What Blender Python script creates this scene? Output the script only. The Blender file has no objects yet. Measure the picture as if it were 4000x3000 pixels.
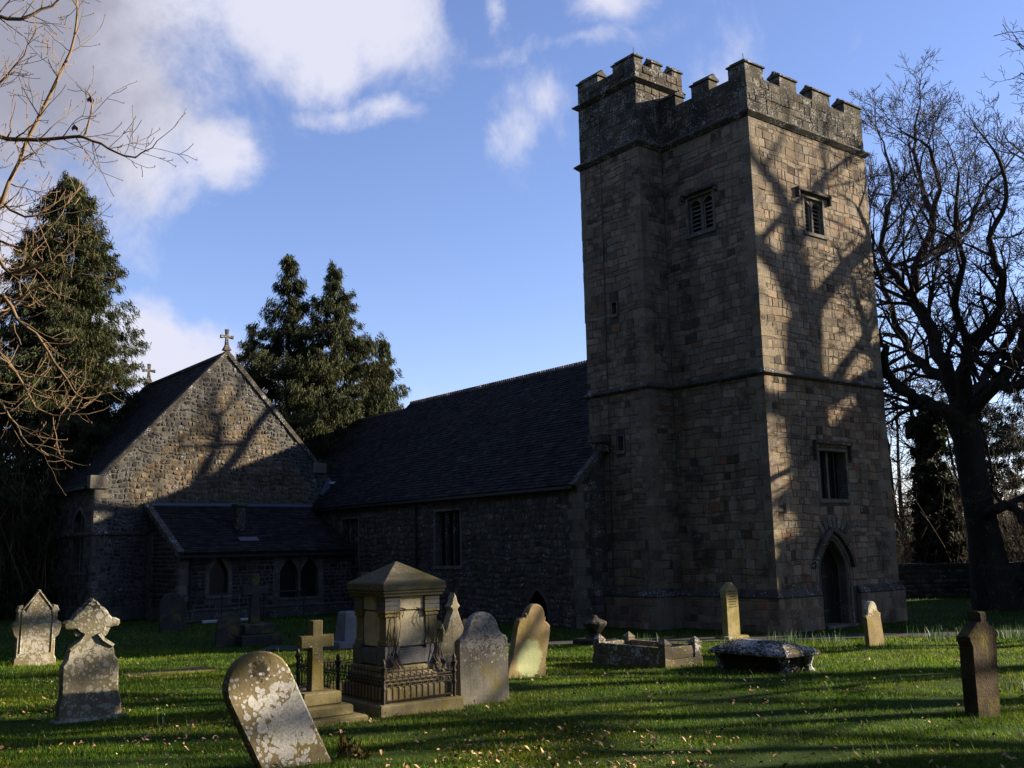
import bpy, math, random
import numpy as np
from mathutils import Vector, Matrix
R = math.radians
S = bpy.context.scene
COL = S.collection

# ------------------------------------------------------------------ camera
CAMZ, PITCH, ROLL, FPX = 2.62, R(9.173), R(1.256), 3966.6
cam = bpy.data.cameras.new('camera'); camo = bpy.data.objects.new('camera', cam); COL.objects.link(camo)
cam.sensor_width = 36.0; cam.lens = FPX / 4000 * 36.0; cam.clip_end = 2000; cam.clip_start = 0.1
camo.matrix_world = Matrix.Translation((0, 0, CAMZ)) @ Matrix.Rotation(R(90) + PITCH, 4, 'X') @ Matrix.Rotation(-ROLL, 4, 'Z')
S.camera = camo

# ------------------------------------------------------------------ light, sky, exposure
SUN_AZ, SUN_EL = R(79.0), R(19.5)        # azimuth from +Y towards +X
SUN_STRENGTH, SKY_STRENGTH, EXPOSURE = 5.0, 0.05, 1.74
sd = Vector((math.sin(SUN_AZ) * math.cos(SUN_EL), math.cos(SUN_AZ) * math.cos(SUN_EL), math.sin(SUN_EL)))
sun = bpy.data.lights.new('sun', 'SUN'); suno = bpy.data.objects.new('sun', sun); COL.objects.link(suno)
sun.energy = SUN_STRENGTH; sun.angle = R(0.53); sun.color = (1.0, 0.87, 0.68)
suno.rotation_euler = sd.to_track_quat('Z', 'Y').to_euler()
S.view_settings.view_transform = 'Standard'; S.view_settings.look = 'None'
S.view_settings.exposure = EXPOSURE; S.view_settings.gamma = 1.0; S.view_settings.use_curve_mapping = False

class NT:
    def __init__(s, tree): s.t = tree; s.n = tree.nodes; s.l = tree.links
    def new(s, typ, **kw):
        n = s.n.new(typ)
        for k, v in kw.items(): setattr(n, k, v)
        return n
    def put(s, sock, v):
        if v is None: return
        if isinstance(v, bpy.types.NodeSocket): s.l.new(v, sock)
        else:
            if hasattr(sock.default_value, '__len__') and not isinstance(v, str):
                v = tuple(v)
                if len(sock.default_value) == 4 and len(v) == 3: v = v + (1.0,)
            sock.default_value = v
    def math(s, op, a, b=None, c=None, clamp=False):
        n = s.new('ShaderNodeMath', operation=op); n.use_clamp = clamp
        s.put(n.inputs[0], a); s.put(n.inputs[1], b); s.put(n.inputs[2], c); return n.outputs[0]
    def vmath(s, op, a, b=None):
        n = s.new('ShaderNodeVectorMath', operation=op); s.put(n.inputs[0], a); s.put(n.inputs[1], b)
        return n.outputs['Value'] if op in ('LENGTH', 'DISTANCE', 'DOT_PRODUCT') else n.outputs[0]
    def mix(s, f, a, b, mode='MIX'):
        n = s.new('ShaderNodeMix', data_type='RGBA', blend_type=mode)
        s.put(n.inputs[0], f); s.put(n.inputs[6], a); s.put(n.inputs[7], b); return n.outputs[2]
    def noise(s, vec, scale, detail=4, rough=0.55, dist=0.0, w=None):
        n = s.new('ShaderNodeTexNoise')
        if w is not None: n.noise_dimensions = '4D'; n.inputs['W'].default_value = w
        s.put(n.inputs['Vector'], vec); n.inputs['Scale'].default_value = scale; n.inputs['Detail'].default_value = detail
        n.inputs['Roughness'].default_value = rough; n.inputs['Distortion'].default_value = dist
        return n.outputs[0]
    def step(s, v, lo, hi):
        n = s.new('ShaderNodeMapRange', interpolation_type='SMOOTHSTEP'); s.put(n.inputs[0], v)
        s.put(n.inputs[1], lo); s.put(n.inputs[2], hi); return n.outputs[0]

wd = bpy.data.worlds.new('World'); S.world = wd; wd.use_nodes = True
w = NT(wd.node_tree); w.n.clear()
sky = w.new('ShaderNodeTexSky', sky_type='NISHITA'); sky.sun_disc = False
sky.sun_elevation = SUN_EL; sky.sun_rotation = SUN_AZ; sky.altitude = 0; sky.air_density = 1.0; sky.dust_density = 0.15; sky.ozone_density = 2.2
dirv = w.new('ShaderNodeTexCoord').outputs['Generated']
n1 = w.noise(dirv, 7.0, 11, 0.62, 0.35, 3.1)
n2 = w.noise(dirv, 2.0, 5, 0.55, 0.2, 8.3)
wn = w.new('ShaderNodeTexNoise'); w.put(wn.inputs['Vector'], dirv); wn.inputs['Scale'].default_value = 4.5; wn.inputs['Detail'].default_value = 7; wn.inputs['Roughness'].default_value = .6
dirw = w.vmath('ADD', dirv, w.vmath('MULTIPLY', w.vmath('SUBTRACT', wn.outputs[1], (.5, .5, .5)), (.13, .13, .13)))
def blob(c, sc, r, k=1.0):
    d = w.vmath('LENGTH', w.vmath('MULTIPLY', w.vmath('SUBTRACT', dirw, c), sc))
    return w.math('MULTIPLY', w.math('SUBTRACT', 1.0, w.math('DIVIDE', d, r)), k)
blobs = [blob((-.41, .82, .45), (1, 1, 1.0), .20), blob((-.345, .86, .39), (1, 1, 1.15), .118), blob((-.275, .89, .37), (1, 1, 1.15), .055, .8),
         blob((-.155, .85, .50), (.8, 1, 1.1), .108), blob((-.165, .88, .455), (1, 1, 1), .05, .85),
         blob((.04, .90, .42), (1.7, 1, .8), .07, .42), blob((.02, .915, .395), (1.5, 1, 1), .055, .45), blob((.0, .87, .49), (1.5, 1, 1), .03, .5),
         blob((.085, .86, .495), (.8, 1, 1.6), .05, .6), blob((.06, .885, .465), (.5, 1, 2.5), .05, .45),
         blob((-.335, .925, .19), (.8, 1, 1.5), .085), blob((-.27, .945, .165), (.8, 1, 1.8), .07, .95), blob((-.215, .95, .17), (1, 1, 2.5), .05, .8),
         blob((-.46, .85, .27), (1.3, 1, .8), .075, 1.0), blob((-.135, .90, .405), (.6, 1, 2.4), .035, .4), blob((-.06, .985, .13), (.7, 1, 1.8), .06, .5)]
m = blobs[0]
for b_ in blobs[1:]: m = w.math('MAXIMUM', m, b_)
m = w.math('MAXIMUM', m, -0.35)
gen = w.math('MULTIPLY', w.math('SUBTRACT', n2, 0.60), 2.2)      # scattered cloud elsewhere in the sky
m = w.math('MAXIMUM', m, gen)
m = w.math('ADD', m, w.math('MULTIPLY', w.math('SUBTRACT', n1, 0.5), 2.1))
cm = w.math('POWER', w.step(m, 0.0, 0.62), 1.0)
grey = w.step(w.math('ADD', blob((-.44, .80, .45), (1, 1, 1), .26), w.math('ADD', w.math('MULTIPLY', w.math('SUBTRACT', n2, .5), .9), w.math('MULTIPLY', w.math('SUBTRACT', .5, n1), 1.6))), 0.0, .85)
CW = 1.0 / SKY_STRENGTH
ccol = w.mix(grey, (.245 * CW, .245 * CW, .285 * CW), (.115 * CW, .115 * CW, .138 * CW))
skyc = w.mix(1.0, sky.outputs[0], (1.26, 1.16, 1.42), 'MULTIPLY')
bg = w.new('ShaderNodeBackground'); bg.inputs[1].default_value = SKY_STRENGTH
w.put(bg.inputs[0], w.mix(w.math('MULTIPLY', cm, .93), skyc, ccol))
wo = w.new('ShaderNodeOutputWorld'); w.l.new(bg.outputs[0], wo.inputs[0])

# ------------------------------------------------------------------ geometry helpers
def ray(px, py):                          # direction through a point of the 2212 px wide study picture
    X, Y = px * 1.80835 - 2000, py * 1.80835 - 1500
    c, s = math.cos(ROLL), math.sin(ROLL)
    a, b = (X * c - Y * s) / FPX, -(X * s + Y * c) / FPX
    return Vector((a, math.cos(PITCH) - b * math.sin(PITCH), math.sin(PITCH) + b * math.cos(PITCH)))
def at(px, py, y):
    d = ray(px, py); return Vector((0, 0, CAMZ)) + d * (y / d.y)
def zg(y, x=0.0):
    t = 28 - y
    z = 0.038 * (t if t > 3 else (0 if t < -3 else (t + 3) ** 2 / 12))
    return z + 0.025 * math.sin(x * 1.1 + y * .37) * math.sin(y * .9 - x * .4) * (1 if y < 27 else .3)

def tag(o, label=None, cat=None, group=None, kind=None):
    if label: o['label'] = label
    if cat: o['category'] = cat
    if group: o['group'] = group
    if kind: o['kind'] = kind
    return o
def empty(name, loc=(0, 0, 0), rz=0.0, rx=0.0, ry=0.0, **kw):
    o = bpy.data.objects.new(name, None); o.empty_display_size = .2; COL.objects.link(o)
    o.location = loc; o.rotation_euler = (rx, ry, rz); return tag(o, **kw)

class MB:
    def __init__(s): s.v = []; s.f = []; s.t = []; s.tint = (1, 1, 1)
    def add(s, vs, fs, tint=None):
        b = len(s.v); s.v += [tuple(p) for p in vs]; s.t += [tint or s.tint] * len(vs)
        s.f += [tuple(b + i for i in f) for f in fs]
    def box(s, x0, x1, y0, y1, z0, z1, bev=0.0):
        x0, x1 = min(x0, x1), max(x0, x1); y0, y1 = min(y0, y1), max(y0, y1); z0, z1 = min(z0, z1), max(z0, z1)
        if bev <= 0:
            s.add([(x0, y0, z0), (x1, y0, z0), (x1, y1, z0), (x0, y1, z0), (x0, y0, z1), (x1, y0, z1), (x1, y1, z1), (x0, y1, z1)],
                  [(3, 2, 1, 0), (4, 5, 6, 7), (0, 1, 5, 4), (1, 2, 6, 5), (2, 3, 7, 6), (3, 0, 4, 7)])
        else:
            e = bev
            L = [(x0 + e, y0 + e, z0), (x1 - e, y0 + e, z0), (x1 - e, y1 - e, z0), (x0 + e, y1 - e, z0)]
            M1 = [(x0, y0, z0 + e), (x1, y0, z0 + e), (x1, y1, z0 + e), (x0, y1, z0 + e)]
            M2 = [(x0, y0, z1 - e), (x1, y0, z1 - e), (x1, y1, z1 - e), (x0, y1, z1 - e)]
            T = [(x0 + e, y0 + e, z1), (x1 - e, y0 + e, z1), (x1 - e, y1 - e, z1), (x0 + e, y1 - e, z1)]
            s.rings([L, M1, M2, T])
    def rings(s, rs, cap0=True, cap1=True, tint=None):
        n = len(rs[0]); vs = [p for r_ in rs for p in r_]; fs = []
        for k in range(len(rs) - 1):
            for i in range(n):
                j = (i + 1) % n
                fs.append((k * n + i, k * n + j, (k + 1) * n + j, (k + 1) * n + i))
        if cap0: fs.append(tuple(range(n - 1, -1, -1)))
        if cap1: fs.append(tuple(range((len(rs) - 1) * n, len(rs) * n)))
        s.add(vs, fs, tint)
    def tube(s, pts, rad, sides=5, cap=False, tint=None):
        pts = [Vector(p) for p in pts]; rs = []
        up = Vector((0.31, 0.17, 0.93))
        for i, p in enumerate(pts):
            d = (pts[min(i + 1, len(pts) - 1)] - pts[max(i - 1, 0)])
            if d.length < 1e-9: d = Vector((0, 0, 1))
            d.normalize()
            a = d.cross(up)
            if a.length < .05: a = d.cross(Vector((1, 0, 0)))
            a.normalize(); b = d.cross(a)
            rr = rad[i] if hasattr(rad, '__len__') else rad
            rs.append([p + a * (rr * math.cos(2 * math.pi * k / sides)) + b * (rr * math.sin(2 * math.pi * k / sides)) for k in range(sides)])
        s.rings(rs, cap, cap, tint)
    def lathe(s, prof, n=12, c=(0, 0)):
        s.rings([[(c[0] + r_ * math.cos(2 * math.pi * k / n), c[1] + r_ * math.sin(2 * math.pi * k / n), z) for k in range(n)] for r_, z in prof])
    def build(s, name, mat, parent=None, smooth=False, kind=None):
        me = bpy.data.meshes.new(name); me.from_pydata(s.v, [], s.f)
        a = me.attributes.new('tint', 'FLOAT_COLOR', 'POINT')
        arr = np.ones((len(s.v), 4), 'f4'); arr[:, :3] = np.array(s.t, 'f4').reshape(-1, 3); a.data.foreach_set('color', arr.ravel())
        if mat: me.materials.append(mat)
        if smooth: me.polygons.foreach_set('use_smooth', [True] * len(me.polygons))
        o = bpy.data.objects.new(name, me); COL.objects.link(o); o.parent = parent
        if kind: o['kind'] = kind
        return o

def big_mesh(name, verts, nper, tint, mat, parent=None, kind=None):       # numpy: equal faces of nper corners, no sharing
    me = bpy.data.meshes.new(name); nv = len(verts); nf = nv // nper
    me.vertices.add(nv); me.vertices.foreach_set('co', np.ascontiguousarray(verts, 'f4').ravel())
    me.loops.add(nv); me.loops.foreach_set('vertex_index', np.arange(nv, dtype='i4'))
    me.polygons.add(nf); me.polygons.foreach_set('loop_start', np.arange(0, nv, nper, dtype='i4'))
    a = me.attributes.new('tint', 'FLOAT_COLOR', 'POINT')
    arr = np.ones((nv, 4), 'f4'); arr[:, :3] = tint; a.data.foreach_set('color', arr.ravel())
    me.update(calc_edges=True); me.validate()
    me.materials.append(mat)
    o = bpy.data.objects.new(name, me); COL.objects.link(o); o.parent = parent
    if kind: o['kind'] = kind
    return o

# ------------------------------------------------------------------ materials
def new_mat(name, rough=0.9):
    mt = bpy.data.materials.new(name); mt.use_nodes = True; t = NT(mt.node_tree)
    p = t.n['Principled BSDF']; p.inputs['Roughness'].default_value = rough; p.inputs['Specular IOR Level'].default_value = .07
    return mt, t, p
def stone_mat(name, base, var=.5, scale=2.0, lichen=0.0, lcol=(.36, .36, .33), ochre=0.0, ocol=(.24, .20, .07), dark=0.0, bump=.5, bscale=18, rough=.92, seed=0.0):
    mt, t, p = new_mat(name, rough)
    oc = t.new('ShaderNodeTexCoord').outputs['Object']
    tint = t.new('ShaderNodeAttribute', attribute_name='tint').outputs['Color']
    c = t.mix(1.0, base, tint, 'MULTIPLY')
    na = t.noise(oc, scale, 6, .65, .3, 1.7 + seed); nb = t.noise(oc, scale * 9, 5, .7, 0, 4.2 + seed)
    f = t.math('ADD', t.math('MULTIPLY', t.math('SUBTRACT', na, .5), var * 2.4), t.math('MULTIPLY', t.math('SUBTRACT', nb, .5), var * 1.8))
    f = t.math('MAXIMUM', t.math('ADD', f, 1.0), .15)
    c = t.mix(1.0, c, f, 'MULTIPLY')
    sv = t.vmath('MULTIPLY', oc, (2.2, 2.2, .22)); sk_ = t.step(t.noise(sv, 1.6, 6, .65, .2, 3.9 + seed), .50, .72)
    c = t.mix(t.math('MULTIPLY', sk_, .65), c, t.mix(1.0, c, (.38, .36, .34), 'MULTIPLY'))
    if dark > 0:
        dm = t.step(t.noise(oc, .55 + scale * .2, 5, .6, .5, 9.1 + seed), .62 - dark * .3, .75 - dark * .2)
        c = t.mix(t.math('MULTIPLY', dm, .72), c, (.022, .021, .02))
    if ochre > 0:
        om = t.step(t.noise(oc, 1.7, 5, .65, .2, 6.4 + seed), .66 - ochre * .3, .80 - ochre * .25)
        c = t.mix(t.math('MULTIPLY', om, .75), c, ocol)
    if lichen > 0:
        vor = t.new('ShaderNodeTexVoronoi'); vor.inputs['Scale'].default_value = 16
        wv = t.vmath('ADD', oc, t.vmath('MULTIPLY', t.vmath('SUBTRACT', t.new('ShaderNodeTexNoise').outputs[1], (.5, .5, .5)), (.05, .05, .05)))
        t.put(vor.inputs['Vector'], wv)
        la = t.noise(oc, 2.6, 4, .6, 0, 2.2 + seed)
        lm = t.step(t.math('SUBTRACT', t.math('MULTIPLY', la, 1.0), t.math('MULTIPLY', vor.outputs[0], .55)), .44 - lichen * .35, .52 - lichen * .35)
        c = t.mix(t.math('MULTIPLY', lm, .85), c, lcol)
    t.put(p.inputs['Base Color'], c)
    bp = t.new('ShaderNodeBump'); bp.inputs['Strength'].default_value = bump; bp.inputs['Distance'].default_value = .03
    t.put(bp.inputs['Height'], t.math('ADD', t.noise(oc, bscale, 6, .7, 0, 5.5), t.math('MULTIPLY', na, .6)))
    t.l.new(bp.outputs[0], p.inputs['Normal'])
    return mt
def plain_mat(name, col, rough=.8, var=.35, scale=6, spec=.25, metal=0.0, transl=0.0):
    mt, t, p = new_mat(name, rough); p.inputs['Specular IOR Level'].default_value = spec; p.inputs['Metallic'].default_value = metal
    oc = t.new('ShaderNodeTexCoord').outputs['Object']
    tint = t.new('ShaderNodeAttribute', attribute_name='tint').outputs['Color']
    f = t.math('ADD', t.math('MULTIPLY', t.math('SUBTRACT', t.noise(oc, scale, 5, .65), .5), var * 2.2), 1.0)
    c = t.mix(1.0, t.mix(1.0, col, tint, 'MULTIPLY'), t.math('MAXIMUM', f, .1), 'MULTIPLY')
    t.put(p.inputs['Base Color'], c)
    if transl > 0:
        tr = t.new('ShaderNodeBsdfTranslucent'); t.put(tr.inputs[0], c)
        ms = t.new('ShaderNodeMixShader'); ms.inputs[0].default_value = transl
        t.l.new(p.outputs[0], ms.inputs[1]); t.l.new(tr.outputs[0], ms.inputs[2])
        t.l.new(ms.outputs[0], t.n['Material Output'].inputs[0])
    return mt

M = {}
M['ashlar'] = stone_mat('tower_stone', (.178, .146, .107), .55, 1.3, .12, (.25, .24, .21), .08, dark=.30, bump=1.0)
M['parapet'] = stone_mat('parapet_stone', (.074, .066, .052), .8, 2.2, .40, (.24, .23, .20), .25, dark=.6, bump=1.0)
M['mortar'] = stone_mat('lime_mortar', (.066, .057, .045), .5, 3.0, bump=.8)
M['rubble'] = stone_mat('rubble_stone', (.080, .075, .066), .5, 2.0, .12, dark=.25, bump=.8)
M['gablestone'] = stone_mat('gable_stone', (.116, .095, .068), .6, 2.0, .12, dark=.25, bump=.9)
M['palemortar'] = stone_mat('pale_mortar', (.112, .100, .083), .6, 1.0, dark=.42, bump=.9)
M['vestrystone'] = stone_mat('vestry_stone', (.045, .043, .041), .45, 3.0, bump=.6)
M['dressed'] = stone_mat('dressed_stone', (.125, .112, .092), .45, 2.0, .12, dark=.25, bump=.7)
M['string'] = stone_mat('string_stone', (.07, .062, .05), .6, 3.0, .25, dark=.4, bump=.6)
M['slate'] = stone_mat('roof_slate', (.021, .0195, .0185), .6, 1.2, .06, (.09, .09, .08), .30, (.040, .038, .016), bump=.35, bscale=30, rough=.85)
M['ridge'] = stone_mat('ridge_tile_clay', (.075, .052, .045), .4, 3.0, .2, bump=.4)
M['lead'] = plain_mat('lead_sheet', (.075, .085, .11), .45, .25, 3, .5)
M['iron'] = plain_mat('black_iron', (.018, .017, .016), .6, .4, 9, .4)
M['dark'] = plain_mat('dark_timber', (.022, .016, .012), .75, .4, 7)
M['louvre'] = plain_mat('weathered_slat', (.20, .185, .16), .85, .3, 5)
M['void'] = plain_mat('dark_interior', (.006, .006, .006), 1.0, .1)
M['white'] = plain_mat('white_paint', (.5, .5, .5), .6, .25)
mt, t, p = new_mat('leaded_glass', .35); p.inputs['Base Color'].default_value = (.006, .006, .008, 1); p.inputs['Specular IOR Level'].default_value = .3; M['glass'] = mt
M['bark'] = stone_mat('oak_bark', (.032, .027, .022), .5, 1.5, .05, (.12, .12, .08), .25, (.075, .075, .02), bump=.9, bscale=9)
M['twig'] = plain_mat('twig_bark', (.050, .037, .031), .9, .3)
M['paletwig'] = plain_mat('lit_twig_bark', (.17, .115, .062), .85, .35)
M['conifer'] = plain_mat('conifer_spray', (.031, .039, .012), .75, .5, .9, .2, transl=.15)
M['yew'] = plain_mat('yew_foliage', (.022, .028, .012), .8, .5, .9, .2, transl=.1)
M['thicket'] = plain_mat('thicket_stems', (.085, .062, .040), .9, .4)
M['grass'] = plain_mat('grass_blade', (.066, .130, .006), .6, .6, .55, .2, transl=.4)
M['daff'] = plain_mat('daffodil_leaf', (.07, .12, .05), .6, .3, 8, .3, transl=.2)
M['litter'] = plain_mat('dead_leaf', (.40, .26, .14), .8, .4, 8)
M['moss'] = plain_mat('moss', (.085, .065, .018), 1.0, .6, 14)
M['ivy'] = plain_mat('ivy_leaf', (.03, .04, .015), .5, .5, 8, .4)

# ------------------------------------------------------------------ church frame: X = along the west face (v), Y = along the nave (u)
AX, AY, CR = 7.587, 30.149, R(90 - 52.16)
cc, cs = math.cos(CR), math.sin(CR)
def c2w(x, y, z=0): return Vector((AX + x * cc - y * cs, AY + x * cs + y * cc, z))
CAMV = Vector((0, 0, CAMZ))
def church_part(name, **kw): return empty(name, (AX, AY, 0), CR, **kw)

class Panel:                                # a wall plane: pt(a, b, h) = origin + a*U + b*V + h*N
    def __init__(s, o, U, V, N): s.o, s.U, s.V, s.N = Vector(o), Vector(U), Vector(V), Vector(N); s.flip = s.U.cross(s.V).dot(s.N) < 0
    def pt(s, a, b, h=0.0): return s.o + s.U * a + s.V * b + s.N * h
    def poly(s, mb, pts, h=0.0, tint=None):
        vs = [s.pt(a, b, h) for a, b in pts]; mb.add(vs, [tuple(range(len(vs)))[::-1 if s.flip else 1]], tint)
    def slab(s, mb, pts, h0, h1, bev=0.0, tint=None):   # extruded polygon (a,b)
        pts = list(pts)
        ar = sum(pts[i][0] * pts[(i + 1) % len(pts)][1] - pts[(i + 1) % len(pts)][0] * pts[i][1] for i in range(len(pts)))
        if (ar < 0) != s.flip: pts = pts[::-1]
        rs = [[s.pt(a, b, h0) for a, b in pts]]
        if bev > 0:
            rs.append([s.pt(a, b, h1 - bev) for a, b in pts]); rs.append([s.pt(a, b, h1) for a, b in inset(pts, bev)])
        else: rs.append([s.pt(a, b, h1) for a, b in pts])
        mb.rings(rs, tint=tint)
    def rect(s, mb, a0, a1, b0, b1, h0, h1, bev=0.0, tint=None): s.slab(mb, [(a0, b0), (a1, b0), (a1, b1), (a0, b1)], h0, h1, bev, tint)
    def sweep(s, mb, path, w_, h0, h1, tint=None):      # band of width w_ outside an open path (a,b), from height h0 to h1
        out = offset_path(path, w_)
        rs = [[s.pt(*q0, h0), s.pt(*q1, h0), s.pt(*q1, h1), s.pt(*q0, h1)] for q0, q1 in zip(path, out)]
        mb.rings(rs, tint=tint)

def inset(pts, e):
    n = len(pts); out = []
    ar = sum(pts[i][0] * pts[(i + 1) % n][1] - pts[(i + 1) % n][0] * pts[i][1] for i in range(n)); sg = 1 if ar > 0 else -1
    for i in range(n):
        p0, p1, p2 = pts[i - 1], pts[i], pts[(i + 1) % n]
        d1 = Vector((p1[0] - p0[0], p1[1] - p0[1])); d2 = Vector((p2[0] - p1[0], p2[1] - p1[1]))
        if d1.length < 1e-6 or d2.length < 1e-6: out.append(p1); continue
        d1.normalize(); d2.normalize()
        n1 = Vector((-d1.y, d1.x)) * sg; n2 = Vector((-d2.y, d2.x)) * sg; b = n1 + n2
        if b.length < .2: b = n1.copy()
        b = b / max(b.length_squared * .5, .35)
        out.append((p1[0] + b.x * e, p1[1] + b.y * e))
    return out
def offset_path(path, w_):
    out = []
    for i, p1 in enumerate(path):
        a = path[max(i - 1, 0)]; b = path[min(i + 1, len(path) - 1)]
        d = Vector((b[0] - a[0], b[1] - a[1])).normalized()
        out.append((p1[0] - d.y * w_, p1[1] + d.x * w_))
    return out
def clip_poly(poly, outline):               # both counter-clockwise; outline convex
    for i in range(len(outline)):
        a, b = outline[i], outline[(i + 1) % len(outline)]
        side = lambda q: (b[0] - a[0]) * (q[1] - a[1]) - (b[1] - a[1]) * (q[0] - a[0])
        out = []
        for k in range(len(poly)):
            p, q = poly[k - 1], poly[k]; sp, sq = side(p), side(q)
            if (sp >= 0) != (sq >= 0):
                f = sp / (sp - sq); out.append((p[0] + (q[0] - p[0]) * f, p[1] + (q[1] - p[1]) * f))
            if sq >= 0: out.append(q)
        poly = out
        if len(poly) < 3: return []
    return poly
def area(p): return abs(sum(p[i - 1][0] * p[i][1] - p[i][0] * p[i - 1][1] for i in range(len(p)))) * .5

class Hole:                                 # window or door opening, pointed when apex > spring
    def __init__(s, a0, a1, b0, b1, apex=None): s.a0, s.a1, s.b0, s.spring, s.apex = min(a0, a1), max(a0, a1), b0, b1, apex if apex else b1
    def half(s, b):
        if b <= s.spring: return 1.0
        t = (b - s.spring) / max(s.apex - s.spring, 1e-6)
        return max(0.0, 1 - t ** 1.75) if t < 1 else 0.0
    def span(s, b0, b1, pad=0.0):
        lo = max(b0, s.b0 - pad)
        if b1 <= s.b0 - pad or b0 >= s.apex + pad: return None
        h = s.half(max(lo - pad, s.b0)); c, hw = (s.a0 + s.a1) / 2, (s.a1 - s.a0) / 2
        return (c - hw * h - pad, c + hw * h + pad) if h > 0 or pad > 0 else None
    def outline(s, n=7):                    # left foot, up, over and down to the right foot
        c, hw = (s.a0 + s.a1) / 2, (s.a1 - s.a0) / 2
        if s.apex <= s.spring + 1e-4: return [(s.a0, s.b0), (s.a0, s.spring), (s.a1, s.spring), (s.a1, s.b0)]
        L = [(s.a0, s.b0)] + [(c - hw * s.half(b), b) for b in [s.spring + (s.apex - s.spring) * (i / n) for i in range(n + 1)]]
        return L + [(2 * c - a, b) for a, b in L[-2::-1]]

def wall_skin(mb, pn, outline, holes, step=.25):        # the mortar face with its openings left open
    bs = [q[1] for q in outline]; cuts = {min(bs), max(bs)}
    for q in outline: cuts.add(q[1])
    for h in holes:
        cuts |= {h.b0, h.spring, h.apex}
        if h.apex > h.spring: cuts |= {h.spring + (h.apex - h.spring) * i / 8 for i in range(9)}
    cuts = sorted(c for c in cuts if min(bs) <= c <= max(bs)); amin = min(q[0] for q in outline) - 1; amax = max(q[0] for q in outline) + 1
    for b0, b1 in zip(cuts, cuts[1:]):
        if b1 - b0 < 1e-4: continue
        sp = sorted(x for x in (h.span(b0 + 1e-4, b1 - 1e-4) for h in holes) if x); a = amin
        for s0, s1 in sp + [(amax, amax)]:
            if s0 > a + 1e-4:
                q = clip_poly([(a, b0), (s0, b0), (s0, b1), (a, b1)], outline)
                if len(q) > 2: pn.poly(mb, q)
            a = max(a, s1)

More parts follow.
